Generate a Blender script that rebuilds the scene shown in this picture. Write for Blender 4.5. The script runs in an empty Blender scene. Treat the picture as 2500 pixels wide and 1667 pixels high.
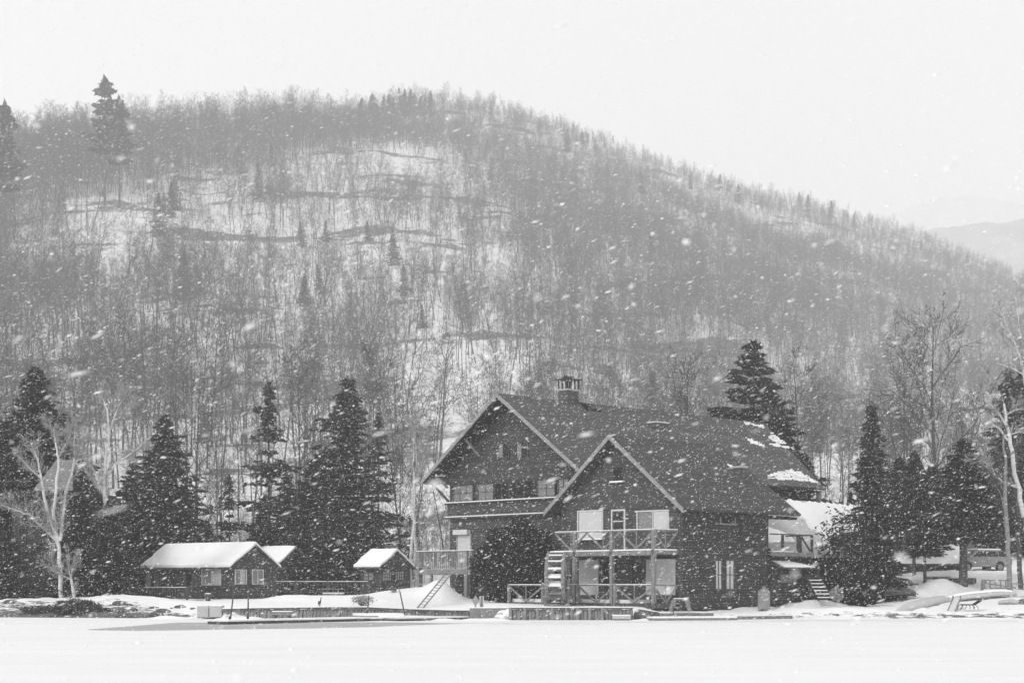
import bpy, math, random
import numpy as np
from mathutils import Vector, Matrix
R = math.radians
# ------------------------------------------------------------------ camera, world, sun, exposure
sc = bpy.context.scene
COL = sc.collection
F, HZ, CH = 4000.0, 1427.0, 1.8          # focal length in photo pixels, horizon row, eye height above the ice
cam_d = bpy.data.cameras.new('camera')
cam_d.sensor_width = 36.0
cam_d.lens = F / 2500.0 * 36.0
cam_d.shift_y = (HZ - 833.5) / 2500.0
cam_d.clip_start = 0.5
cam_d.clip_end = 6000
cam_d.dof.use_dof = True
cam_d.dof.focus_distance = 92
cam_d.dof.aperture_fstop = 2.4
cam = bpy.data.objects.new('camera', cam_d)
COL.objects.link(cam)
cam.location = (0, 0, CH)
cam.rotation_euler = (R(90), 0, 0)
sc.camera = cam

SUN_EL, SUN_AZ = 38.0, -140.0            # azimuth measured clockwise from +Y: sun is behind-left of the camera
w = bpy.data.worlds.new('World'); sc.world = w
w.use_nodes = True
nt = w.node_tree; nt.nodes.clear()
sky = nt.nodes.new('ShaderNodeTexSky'); sky.sky_type = 'NISHITA'; sky.sun_disc = False
sky.sun_elevation = R(SUN_EL); sky.sun_rotation = R(SUN_AZ); sky.dust_density = 5; sky.air_density = 1.5
bw = nt.nodes.new('ShaderNodeRGBToBW')
mx = nt.nodes.new('ShaderNodeMix'); mx.data_type = 'RGBA'
mx.inputs['Factor'].default_value = 0.88      # cloud deck hides nearly all of the clear-sky gradient
mx.inputs['B'].default_value = (9.75, 9.75, 9.75, 1)
bg = nt.nodes.new('ShaderNodeBackground'); bg.inputs['Strength'].default_value = 0.1
out = nt.nodes.new('ShaderNodeOutputWorld')
nt.links.new(sky.outputs[0], bw.inputs[0]); nt.links.new(bw.outputs[0], mx.inputs['A'])
nt.links.new(mx.outputs['Result'], bg.inputs['Color']); nt.links.new(bg.outputs[0], out.inputs['Surface'])

sun_d = bpy.data.lights.new('sun', 'SUN'); sun_d.energy = 1.5; sun_d.angle = R(12); sun_d.color = (1, 1, 1)
sun = bpy.data.objects.new('sun', sun_d); COL.objects.link(sun)
a_, e_ = R(SUN_AZ), R(SUN_EL)
sdir = Vector((math.sin(a_) * math.cos(e_), math.cos(a_) * math.cos(e_), math.sin(e_)))
sun.rotation_euler = sdir.to_track_quat('Z', 'Y').to_euler()

sc.view_settings.view_transform = 'Standard'; sc.view_settings.look = 'None'
sc.view_settings.gamma = 1; sc.view_settings.exposure = 0
sc.view_settings.use_curve_mapping = False
sc.render.engine = 'CYCLES'
cy = sc.cycles
cy.max_bounces = 5; cy.diffuse_bounces = 3; cy.glossy_bounces = 2; cy.transmission_bounces = 3
cy.volume_bounces = 4; cy.transparent_max_bounces = 6
cy.use_denoising = True; cy.denoiser = 'OPENIMAGEDENOISE'; cy.denoising_input_passes = 'RGB_ALBEDO_NORMAL'; cy.denoising_prefilter = 'ACCURATE'
cy.sample_clamp_indirect = 6

rng = np.random.default_rng(7)
random.seed(7)

# ------------------------------------------------------------------ helpers
def P(px, py, Y): return Vector(((px - 1250) / F * Y, Y, CH + (HZ - py) / F * Y))
def XY(px, Y): return ((px - 1250) / F * Y, Y)
def iceY(py): return CH * F / (py - HZ)
def sstep(a, b, x):
    t = np.clip((x - a) / (b - a), 0, 1)
    return t * t * (3 - 2 * t)

def tag(o, label=None, cat=None, group=None, kind=None):
    if label: o['label'] = label
    if cat: o['category'] = cat
    if group: o['group'] = group
    if kind: o['kind'] = kind
    return o

def empty(name, loc, label=None, cat=None, group=None, rz=0):
    o = bpy.data.objects.new(name, None); COL.objects.link(o)
    o.location = loc; o.rotation_euler.z = rz; o.empty_display_size = .3
    return tag(o, label, cat, group)

def mesh_np(name, V, faces, mat, smooth=False):
    """faces: (n,k) int array (all the same k) """
    me = bpy.data.meshes.new(name)
    V = np.asarray(V, dtype=np.float32); faces = np.asarray(faces, dtype=np.int32)
    n, k = faces.shape
    me.vertices.add(len(V)); me.vertices.foreach_set('co', V.ravel())
    me.loops.add(n * k); me.loops.foreach_set('vertex_index', faces.ravel())
    me.polygons.add(n); me.polygons.foreach_set('loop_start', np.arange(0, n * k, k, dtype=np.int32))
    me.polygons.foreach_set('loop_total', np.full(n, k, dtype=np.int32))
    if smooth: me.polygons.foreach_set('use_smooth', np.ones(n, dtype=bool))
    me.update(calc_edges=True)
    if mat: me.materials.append(mat)
    return me

def link(name, me, parent=None, loc=None):
    o = bpy.data.objects.new(name, me); COL.objects.link(o)
    if parent is not None: o.parent = parent
    if loc is not None: o.location = loc
    return o

class MB:
    def __init__(s): s.v = []; s.f = []
    def add(s, vs, fs):
        b = len(s.v); s.v += [tuple(q) for q in vs]; s.f += [tuple(i + b for i in q) for q in fs]; return s
    def hexa(s, c):  # 8 corners: bottom 4 ccw, top 4 ccw
        return s.add(c, [(3, 2, 1, 0), (4, 5, 6, 7), (0, 1, 5, 4), (1, 2, 6, 5), (2, 3, 7, 6), (3, 0, 4, 7)])
    def box(s, fr, s0, s1, u0, u1, z0, z1):
        w_ = fr.w
        return s.hexa([w_(s0, u0, z0), w_(s1, u0, z0), w_(s1, u1, z0), w_(s0, u1, z0),
                       w_(s0, u0, z1), w_(s1, u0, z1), w_(s1, u1, z1), w_(s0, u1, z1)])
    def beam(s, p, q, a=.08, b=.08):
        p = Vector(p); q = Vector(q); d = (q - p).normalized()
        up = Vector((0, 0, 1)) if abs(d.z) < .95 else Vector((0, 1, 0))
        x = d.cross(up).normalized() * a / 2; y = x.cross(d).normalized() * b / 2
        return s.hexa([p - x - y, p + x - y, p + x + y, p - x + y, q - x - y, q + x - y, q + x + y, q - x + y])
    def cyl(s, p, q, r0, r1=None, n=8, cap=True):
        r1 = r0 if r1 is None else r1
        p = Vector(p); q = Vector(q); d = (q - p)
        if d.length < 1e-6: return s
        d.normalize(); up = Vector((0, 0, 1)) if abs(d.z) < .95 else Vector((1, 0, 0))
        x = d.cross(up).normalized(); y = x.cross(d).normalized()
        vs = []; 
        for c, r in ((p, r0), (q, r1)):
            for i in range(n):
                a = 2 * math.pi * i / n; vs.append(c + (x * math.cos(a) + y * math.sin(a)) * r)
        fs = [(i, (i + 1) % n, n + (i + 1) % n, n + i) for i in range(n)]
        if cap: fs += [tuple(range(n - 1, -1, -1)), tuple(range(n, 2 * n))]
        return s.add(vs, fs)
    def tube(s, pts, rs, n=6):
        for i in range(len(pts) - 1): s.cyl(pts[i], pts[i + 1], rs[i], rs[i + 1], n, cap=(i == 0 or i == len(pts) - 2))
        return s
    def slab(s, pts, th):     # polygon extruded by vector th
        n = len(pts); th = Vector(th); a = [Vector(p) for p in pts]; b = [p + th for p in a]
        return s.add(a + b, [tuple(range(n)), tuple(range(2 * n - 1, n - 1, -1))] + [(i, n + i, n + (i + 1) % n, (i + 1) % n) for i in range(n)])
    def grid(s, P_, th=None):  # P_[i][j] points -> surface
        m, n = len(P_), len(P_[0]); vs = [p for r in P_ for p in r]
        return s.add(vs, [(i * n + j, (i + 1) * n + j, (i + 1) * n + j + 1, i * n + j + 1) for i in range(m - 1) for j in range(n - 1)])
    def build(s, name, mat, parent=None, label=None, smooth=False, bevel=0):
        off = Vector((0, 0, 0)); p = parent; par = parent
        while p is not None:
            off += p.location; p = p.parent
        me = bpy.data.meshes.new(name)
        me.from_pydata([(v[0] - off.x, v[1] - off.y, v[2] - off.z) for v in s.v], [], s.f)
        me.materials.append(mat)
        if smooth: me.polygons.foreach_set('use_smooth', [True] * len(me.polygons))
        me.update()
        o = link(name, me, par)
        bpy_fix_normals(me)
        if label: o['label'] = label
        if bevel:
            m = o.modifiers.new('bevel', 'BEVEL'); m.width = bevel; m.segments = 2; m.limit_method = 'ANGLE'
        return o

import bmesh
def bpy_fix_normals(me):
    bm = bmesh.new(); bm.from_mesh(me); bmesh.ops.recalc_face_normals(bm, faces=bm.faces); bm.to_mesh(me); bm.free()

class Fr:   # a building's own frame: s to the right along its front, u back, z up
    def __init__(f, O, phi):
        f.O = Vector((O[0], O[1], 0)); a = R(phi)
        f.t = Vector((math.cos(a), -math.sin(a), 0)); f.n = Vector((math.sin(a), math.cos(a), 0))
    def w(f, s, u, z): return f.O + f.t * s + f.n * u + Vector((0, 0, z))
    def _on(f, px, py, O, d):
        k = (px - 1250) / F; q = (k * O.y - O.x) / (d.x - k * d.y); Y = O.y + q * d.y
        return q, CH + (HZ - py) / F * Y
    def fp(f, px, py, u=0): return f._on(px, py, f.O + f.n * u, f.t)      # -> s, z on the plane u = const
    def gp(f, px, py, s=0): return f._on(px, py, f.O + f.t * s, f.n)      # -> u, z on the plane s = const

# ------------------------------------------------------------------ materials (grey values: the photograph is black and white)
def mat(name, v, var=.25, scale=3.0, rough=.85, lines=None, line_amt=.35, bump=.0, stretch=(1, 1, 1), snow=0.0, snow_scale=2.0, lines_axis='Z', fine=0.0):
    m = bpy.data.materials.new(name); m.use_nodes = True; n = m.node_tree; L = n.links
    bs = n.nodes['Principled BSDF']; bs.inputs['Roughness'].default_value = rough
    bs.inputs['Specular IOR Level'].default_value = .25
    tc = n.nodes.new('ShaderNodeTexCoord'); mp = n.nodes.new('ShaderNodeMapping'); mp.inputs['Scale'].default_value = stretch
    L.new(tc.outputs['Object'], mp.inputs['Vector'])
    no = n.nodes.new('ShaderNodeTexNoise'); no.inputs['Scale'].default_value = scale; no.inputs['Detail'].default_value = 6
    no.inputs['Roughness'].default_value = .65
    L.new(mp.outputs[0], no.inputs['Vector'])
    mr = n.nodes.new('ShaderNodeMapRange'); mr.inputs['From Min'].default_value = .25; mr.inputs['From Max'].default_value = .75
    mr.inputs['To Min'].default_value = v * (1 - var); mr.inputs['To Max'].default_value = v * (1 + var)
    L.new(no.outputs['Fac'], mr.inputs['Value'])
    val = mr.outputs[0]
    if lines:
        sx = n.nodes.new('ShaderNodeSeparateXYZ'); L.new(tc.outputs['Object'], sx.inputs[0])
        d = n.nodes.new('ShaderNodeMath'); d.operation = 'DIVIDE'; d.inputs[1].default_value = lines; L.new(sx.outputs[lines_axis], d.inputs[0])
        fr_ = n.nodes.new('ShaderNodeMath'); fr_.operation = 'FRACT'; L.new(d.outputs[0], fr_.inputs[0])
        lt = n.nodes.new('ShaderNodeMath'); lt.operation = 'LESS_THAN'; lt.inputs[1].default_value = .22; L.new(fr_.outputs[0], lt.inputs[0])
        ml = n.nodes.new('ShaderNodeMath'); ml.operation = 'MULTIPLY_ADD'; ml.inputs[1].default_value = -line_amt; ml.inputs[2].default_value = 1.0
        L.new(lt.outputs[0], ml.inputs[0])
        # each course a little different
        fl = n.nodes.new('ShaderNodeMath'); fl.operation = 'FLOOR'; L.new(d.outputs[0], fl.inputs[0])
        wn = n.nodes.new('ShaderNodeTexWhiteNoise'); wn.noise_dimensions = '1D'; L.new(fl.outputs[0], wn.inputs['W'])
        m3 = n.nodes.new('ShaderNodeMapRange'); m3.inputs['To Min'].default_value = .85; m3.inputs['To Max'].default_value = 1.15; L.new(wn.outputs['Value'], m3.inputs['Value'])
        mm = n.nodes.new('ShaderNodeMath'); mm.operation = 'MULTIPLY'; L.new(val, mm.inputs[0]); L.new(ml.outputs[0], mm.inputs[1])
        m4 = n.nodes.new('ShaderNodeMath'); m4.operation = 'MULTIPLY'; L.new(mm.outputs[0], m4.inputs[0]); L.new(m3.outputs[0], m4.inputs[1])
        val = m4.outputs[0]
        bp = n.nodes.new('ShaderNodeBump'); bp.inputs['Distance'].default_value = .02; bp.inputs['Strength'].default_value = .6
        L.new(fr_.outputs[0], bp.inputs['Height']); L.new(bp.outputs[0], bs.inputs['Normal'])
    elif bump:
        bp = n.nodes.new('ShaderNodeBump'); bp.inputs['Distance'].default_value = bump; bp.inputs['Strength'].default_value = .8
        L.new(no.outputs['Fac'], bp.inputs['Height']); L.new(bp.outputs[0], bs.inputs['Normal'])
    cb = n.nodes.new('ShaderNodeCombineColor')
    for i in range(3): L.new(val, cb.inputs[i])
    col = cb.outputs[0]
    if snow > 0:
        n2 = n.nodes.new('ShaderNodeTexNoise'); n2.inputs['Scale'].default_value = snow_scale; n2.inputs['Detail'].default_value = 8; n2.inputs['Roughness'].default_value = .7
        L.new(mp.outputs[0], n2.inputs['Vector'])
        m2 = n.nodes.new('ShaderNodeMapRange'); m2.inputs['From Min'].default_value = .5 + (.5 - snow) * .5; m2.inputs['From Max'].default_value = .53 + (.5 - snow) * .5
        L.new(n2.outputs['Fac'], m2.inputs['Value'])
        mx_ = n.nodes.new('ShaderNodeMix'); mx_.data_type = 'RGBA'; mx_.inputs['B'].default_value = (.8, .8, .8, 1)
        L.new(m2.outputs[0], mx_.inputs['Factor']); L.new(col, mx_.inputs['A']); col = mx_.outputs['Result']
    L.new(col, bs.inputs['Base Color'])
    return m

M = {}
M['snow'] = mat('snow', .80, .035, 1.3, .9, bump=.08)
M['ice'] = mat('ice_snow', .75, .055, .35, .8, stretch=(.3, 1.2, 1), bump=.06)
M['roof_snow'] = mat('roof_snow', .88, .02, 1.0, .9, bump=.05)
M['slush'] = mat('slush', .38, .25, .5, .45, stretch=(.25, 1, 1))
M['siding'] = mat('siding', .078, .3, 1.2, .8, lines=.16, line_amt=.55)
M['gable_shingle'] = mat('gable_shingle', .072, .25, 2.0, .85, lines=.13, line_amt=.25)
M['shaded_siding'] = mat('shaded_siding', .056, .3, 1.2, .8, lines=.16, line_amt=.6)  # darker copy of the siding, side-wall shade put into its colour
M['cabin_siding'] = mat('cabin_siding', .056, .3, 1.5, .85, lines=.18, line_amt=.35)
M['cabin_gable'] = mat('cabin_gable_boards', .066, .3, 1.5, .85, lines=.18, line_amt=.35)
M['roof_main'] = mat('roof_shingles', .085, .22, 2.5, .85, lines=.10, line_amt=.3, snow=.12, snow_scale=6)
M['roof_wing'] = mat('wing_roof_shingles', .062, .25, 3.0, .85, lines=.10, line_amt=.3, snow=.12, snow_scale=7)
M['roof_light'] = mat('frosted_shingles', .22, .25, 3.0, .85, lines=.16, line_amt=.4)
M['soffit'] = mat('shaded_soffit', .02, .2, 3, .9)  # near-black: shade under the overhangs is put into the colour
M['fascia'] = mat('fascia_board', .27, .25, 2.5, .8)
M['trim'] = mat('pale_trim', .6, .12, 4, .7)
M['deckwood'] = mat('weathered_wood', .21, .35, 5, .85, stretch=(1, 1, .4), bump=.01)
M['darkwood'] = mat('dark_wet_wood', .07, .35, 4, .8)
M['piling'] = mat('piling_wood', .24, .45, 4, .85, stretch=(2, 2, .5), snow=.2, snow_scale=5)
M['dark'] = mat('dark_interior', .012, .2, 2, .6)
M['curtain'] = mat('curtain', .45, .1, 3, .9, stretch=(3, 3, .3))
M['curtain_dim'] = mat('dim_curtain', .22, .2, 3, .9, stretch=(3, 3, .3))
M['blind'] = mat('bright_blind', .56, .06, 3, .9)
M['brick'] = mat('chimney_stone', .1, .5, 5, .9, bump=.03, lines=.12, line_amt=.25)
M['blackmetal'] = mat('black_metal', .018, .2, 4, .5)
M['greymetal'] = mat('grey_metal', .25, .15, 4, .5)
M['concrete'] = mat('concrete', .45, .12, 3, .9)
M['hull_pale'] = mat('pale_hull', .5, .06, 2, .4)
M['hull_dark'] = mat('dark_hull', .09, .2, 2, .5)
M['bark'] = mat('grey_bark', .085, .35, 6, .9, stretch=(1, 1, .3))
M['bark_far'] = mat('hazed_twigs', .13, .2, 2, .9)  # paler than the near bark: part of the haze is put into this colour
M['birch'] = mat('birch_bark', .6, .35, 5, .8, stretch=(.6, .6, 2.5))
M['birch_twig'] = mat('birch_twigs', .36, .25, 5, .85)
M['needles'] = mat('needles', .045, .5, 1.5, .85, snow=.2, snow_scale=3.0)
M['needles2'] = mat('pale_needles', .045, .5, 1.5, .85, snow=.26, snow_scale=3.0)
M['cedar'] = mat('cedar_leaves', .03, .55, 2.5, .85, snow=.14, snow_scale=4.0)
M['brush'] = mat('dry_brush', .07, .4, 3, .9)
M['car'] = mat('car_paint', .25, .12, .7, .45, snow=.12, snow_scale=2)
M['glass'] = mat('window_glass', .02, .2, 1, .12)
M['tyre'] = mat('tyre_rubber', .02, .2, 5, .8)
M['rock'] = mat('rock', .1, .4, 2, .9, bump=.1, snow=.35, snow_scale=2)
M['sign'] = mat('sign_face', .3, .1, 4, .6)

def metal_roof_mat():
    m = mat('metal_roof', .42, .15, 1, .5)
    return m
M['metalroof'] = metal_roof_mat()

# ------------------------------------------------------------------ value noise for terrain
class VN:
    def __init__(s, seed): s.t = np.random.default_rng(seed).random((256, 256))
    def __call__(s, x, y):
        x = np.asarray(x, dtype=float); y = np.asarray(y, dtype=float)
        xi = np.floor(x).astype(int); yi = np.floor(y).astype(int); fx = x - xi; fy = y - yi
        fx = fx * fx * (3 - 2 * fx); fy = fy * fy * (3 - 2 * fy)
        T = s.t; a = T[xi % 256, yi % 256]; b = T[(xi + 1) % 256, yi % 256]; c = T[xi % 256, (yi + 1) % 256]; d = T[(xi + 1) % 256, (yi + 1) % 256]
        return (a * (1 - fx) + b * fx) * (1 - fy) + (c * (1 - fx) + d * fx) * fy
def fbm(vn, x, y, o=4):
    r = 0; a = .5
    for i in range(o): r = r + a * (vn(x * 2 ** i + 17 * i, y * 2 ** i) - .5); a *= .5
    return r
vn1, vn2, vn3 = VN(1), VN(2), VN(3)

# ------------------------------------------------------------------ near ground
PXS = [-600, 0, 230, 440, 520, 560, 1145, 1240, 1545, 1640, 1800, 2000, 2250, 2500, 3200]
SHY = [92, 91, 89.5, 88.5, 87, 85.5, 85.5, 84, 84, 85.5, 87, 88.5, 88, 87.8, 88]
def shoreY(px): return np.interp(px, PXS, SHY)
MOUNDS = [  # px, py of top, Y, half width x, half width y, height
    (1005, 1432, 96.5, 3.6, 2.2, .85), (1075, 1435, 95.5, 1.0, 1.6, .85), (700, 1448, 98, 2.0, 1.5, .35), (790, 1452, 97, 2.5, 1.5, .3),
    (900, 1462, 94, 2.0, 1.5, .3), (300, 1470, 95, 4.5, 3, .55), (560, 1478, 90, 2.5, 1.5, .1),
    (2296, 1425, 101, 1.5, 1.3, .72), (2237, 1435, 100, .7, .9, .42), (2325, 1402, 107, 1.2, 1.2, .3), (2500, 1400, 105, 1.6, 1.4, .3),
    (2380, 1445, 101, 2.3, 1.2, .05), (2400, 1470, 97, 4.0, 1.6, .28), (1990, 1462, 93, 1.6, 1.2, .35), (1950, 1485, 89.5, 4, 1.2, .15),
    (1590, 1480, 86.8, 1.5, .8, .12), (2080, 1480, 90, 3, 1.2, .15), (2250, 1480, 91, 3, 1.2, .0), (40, 1465, 95, 3, 2, .4), (1180, 1474, 88.5, 2.5, 1, .15)]
def ground(x, y):
    x = np.asarray(x, float); y = np.asarray(y, float)
    px = 1250 + x / y * F; d = y - shoreY(px)
    wall = sstep(500, 545, px) * (1 - sstep(1560, 1640, px))
    h = (1 - wall) * (.30 * sstep(0, 1.0, d) + .30 * sstep(.8, 5, d)) + wall * (.56 * sstep(.35, .8, d) + .08 * sstep(1, 5, d))
    h = h + .018 * np.clip(d - 4, 0, 60)
    h = h + 1.75 * sstep(1980, 2260, px) * sstep(7, 22, d)
    h = h + 2.2 * sstep(31, 52, d)
    for (mx_, my_, mY, a, b, hh) in MOUNDS:
        cx, cyy = XY(mx_, mY)
        h = h + hh * np.exp(-(((x - cx) / a) ** 2) * 1.3 - ((y - cyy) / b) ** 2 * 1.3)
    n = fbm(vn1, x * .6, y * .9, 4) * .28 + fbm(vn2, x * 2.2, y * 2.2, 3) * .13 + fbm(vn3, x * 5, y * 3.5, 2) * .07
    h = h + n * sstep(.2, 2.0, d) * (1 - .55 * wall)
    return np.where(d < 0, -.25 + .25 * sstep(-1.0, 0, d) - .02, h)
def gz(x, y): return float(ground(x, y))

xs = np.arange(-100, 100.01, .36); ys = np.concatenate([np.arange(82.5, 125, .28), np.arange(125, 240, 1.0)])
GX, GY = np.meshgrid(xs, ys, indexing='ij')
GZ = ground(GX, GY)
def grid_mesh(name, X, Y, Z, m, smooth=True):
    a, b = X.shape; V = np.stack([X, Y, Z], -1).reshape(-1, 3)
    i = np.arange(a - 1)[:, None] * b + np.arange(b - 1)[None]
    Fc = np.stack([i, i + b, i + b + 1, i + 1], -1).reshape(-1, 4)
    return mesh_np(name, V, Fc, m, smooth)
# the shore bank: snow with debris and dark earth showing at the water's edge
def bank_mat():
    m = mat('snowy_ground', .80, .05, 1.3, .9, bump=.06); n = m.node_tree; L = n.links
    bs = n.nodes['Principled BSDF']; old = bs.inputs['Base Color'].links[0].from_socket
    tc = n.nodes['Texture Coordinate']; geo = n.nodes.new('ShaderNodeNewGeometry')
    mp = n.nodes.new('ShaderNodeMapping'); mp.inputs['Scale'].default_value = (.8, 1.6, 5); L.new(tc.outputs['Object'], mp.inputs[0])
    no = n.nodes.new('ShaderNodeTexNoise'); no.inputs['Scale'].default_value = 1.6; no.inputs['Detail'].default_value = 9; no.inputs['Roughness'].default_value = .72
    L.new(mp.outputs[0], no.inputs['Vector'])
    at = n.nodes.new('ShaderNodeAttribute'); at.attribute_name = 'bare'
    ad = n.nodes.new('ShaderNodeMath'); ad.operation = 'ADD'; L.new(no.outputs['Fac'], ad.inputs[0]); L.new(at.outputs['Fac'], ad.inputs[1])
    mr = n.nodes.new('ShaderNodeMapRange'); mr.inputs['From Min'].default_value = .70; mr.inputs['From Max'].default_value = .76; L.new(ad.outputs[0], mr.inputs['Value'])
    mx_ = n.nodes.new('ShaderNodeMix'); mx_.data_type = 'RGBA'; mx_.inputs['B'].default_value = (.12, .12, .12, 1)
    L.new(mr.outputs[0], mx_.inputs['Factor']); L.new(old, mx_.inputs['A']); L.new(mx_.outputs['Result'], bs.inputs['Base Color'])
    return m
g = link('snowy_ground', grid_mesh('snowy_ground', GX, GY, GZ, bank_mat())); tag(g, 'snow covered shore bank', None, None, 'structure')
px_ = 1250 + GX / GY * F; d_ = GY - shoreY(px_)
bare = .17 * np.exp(-((d_ - .35) / .45) ** 2) + .13 * (1 - sstep(330, 420, px_)) * (1 - sstep(3, 7, d_)) + .10 * (1 - sstep(420, 560, px_)) * (1 - sstep(2, 5, d_)) \
    + .06 * sstep(2050, 2200, px_) * (1 - sstep(4, 9, d_)) + .03
att = g.data.attributes.new('bare', 'FLOAT', 'POINT'); att.data.foreach_set('value', bare.astype(np.float32).ravel())

# frozen lake
V = [(-400, -60, 0), (400, -60, 0), (400, 96, 0), (-400, 96, 0)]
ice = link('frozen_lake', mesh_np('frozen_lake', V, [[0, 1, 2, 3]], M['ice'])); tag(ice, 'snow covered frozen lake', None, None, 'structure')
# grey slush where the wind has cleared the snow
up = [(215, 1536), (330, 1527), (430, 1519), (560, 1518.5), (680, 1521), (900, 1518), (1010, 1519)]
lo = [(1130, 1521.5), (1000, 1525.5), (900, 1530), (760, 1533), (560, 1535.5), (430, 1538), (330, 1539), (215, 1537)]
pts = []
for i, (a, b) in enumerate(up + lo): q = XY(a, iceY(b)); pts.append((q[0], q[1], .004))
me = bpy.data.meshes.new('slush'); me.from_pydata(pts, [], [tuple(range(len(pts)))]); me.materials.append(M['slush'])
tag(link('wet_ice', me), 'grey wet ice patch in front of the dock', None, None, 'structure')

# pressure cracks in the ice and wind-packed drifts in front of the docks
def ice_strip(name, label, pts_, wv, z=.006):
    r_ = np.random.default_rng(len(pts_) + int(pts_[0][0])); up, lo = [], []
    for i in range(len(pts_) - 1):
        for k in range(14):
            t = k / 14; a = pts_[i][0] + (pts_[i + 1][0] - pts_[i][0]) * t; b = pts_[i][1] + (pts_[i + 1][1] - pts_[i][1]) * t + r_.normal(0, .12); w2 = wv * r_.uniform(.15, 1)
            q = XY(a, iceY(b)); up.append((q[0], q[1] + w2, z)); lo.append((q[0], q[1], z))
    me_ = bpy.data.meshes.new(name); n_ = len(up); me_.from_pydata(up + lo, [], [(i, i + 1, n_ + i + 1, n_ + i) for i in range(n_ - 1)]); me_.materials.append(M['slush']); tag(link(name, me_), label, None, None, 'structure')
ice_strip('ice_crack', 'thin grey crack line in the lake ice along the shore', [(1010, 1521.5), (1300, 1519.6), (1700, 1517.4), (2050, 1514.5), (2520, 1516)], .35)
ice_strip('ice_crack', 'second thin grey crack in the lake ice nearer the camera', [(1180, 1524.2), (1330, 1523.0), (1480, 1523.2)], .25)
def drift(px0, px1, Y, h, dep):
    r_ = np.random.default_rng(int(px0)); n_, m_ = 34, 9; x0, x1 = (px0 - 1250) / F * Y, (px1 - 1250) / F * Y; rows = []
    for i in range(n_ + 1):
        t = i / n_; a = (math.sin(math.pi * t) ** .6) * (.55 + .45 * vn1(t * 6 + px0, 3.3))
        rows.append([(x0 + (x1 - x0) * t, Y - dep / 2 + dep * j / m_, -.02 + float(h * a * math.sin(math.pi * j / m_) ** .7 * (1 + .3 * (vn2(t * 19 + px0, j * .9) - .5)))) for j in range(m_ + 1)])
    o = MB().grid(rows).build('snow_drift', M['snow'], None, smooth=True); tag(o, 'low snow drift on the ice against the shore', None, None, 'structure')
for a, b, c, d, e in ((515, 675, 83.6, .26, 1.8), (1120, 1250, 82.6, .22, 1.6), (1040, 1130, 83.0, .16, 1.3), (1540, 1640, 83.2, .18, 1.2), (350, 480, 87.0, .22, 1.6), (1930, 2140, 87.4, .16, 1.6), (2280, 2500, 87.0, .15, 1.5)): drift(a, b, c, d, e)

# ------------------------------------------------------------------ hill
SKX = [-900, -300, 0, 120, 250, 425, 640, 810, 1000, 1100, 1230, 1360, 1490, 1615, 1785, 1965, 2125, 2250, 2340, 2500, 2800, 3500]
SKP = [440, 424, 412, 392, 362, 334, 318, 300, 262, 262, 286, 318, 368, 412, 462, 506, 552, 590, 626, 690, 790, 900]
CRX = [-900, 0, 250, 640, 1000, 1500, 2000, 2500, 3500]
CRY = [680, 700, 740, 860, 980, 1080, 1200, 1280, 1350]
Y0 = 220.0
def hill(px, t):      # t 0..1 from foot to crest, up to 1.25 behind it
    Yc = np.interp(px, CRX, CRY); ec = (HZ - np.interp(px, SKX, SKP)) / F
    Y = Y0 + (Yc - Y0) * t
    x = (px - 1250) / F * Y
    g_ = np.where(t < 1, np.power(np.clip(t, 0, 1), .60), 1)
    e = .012 + (ec - .012) * g_
    back = np.clip(t - 1, 0, 1)
    z = CH + e * np.minimum(Y, Yc) - back * (Yc - Y0) * .12
    amp = sstep(.03, .2, t) * (1 - .75 * sstep(.8, 1, t))
    z = z + amp * (fbm(vn3, x * .013, Y * .013, 4) * 26 + fbm(vn2, x * .02 + 5, Y * .09, 3) * 7)
    return x, Y, z
hp = np.linspace(-700, 3200, 420); ht = np.concatenate([np.linspace(0, 1, 260), np.linspace(1.01, 1.25, 12)])
HP, HT = np.meshgrid(hp, ht, indexing='ij')
HX, HYY, HZZ = hill(HP, HT)
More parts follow.
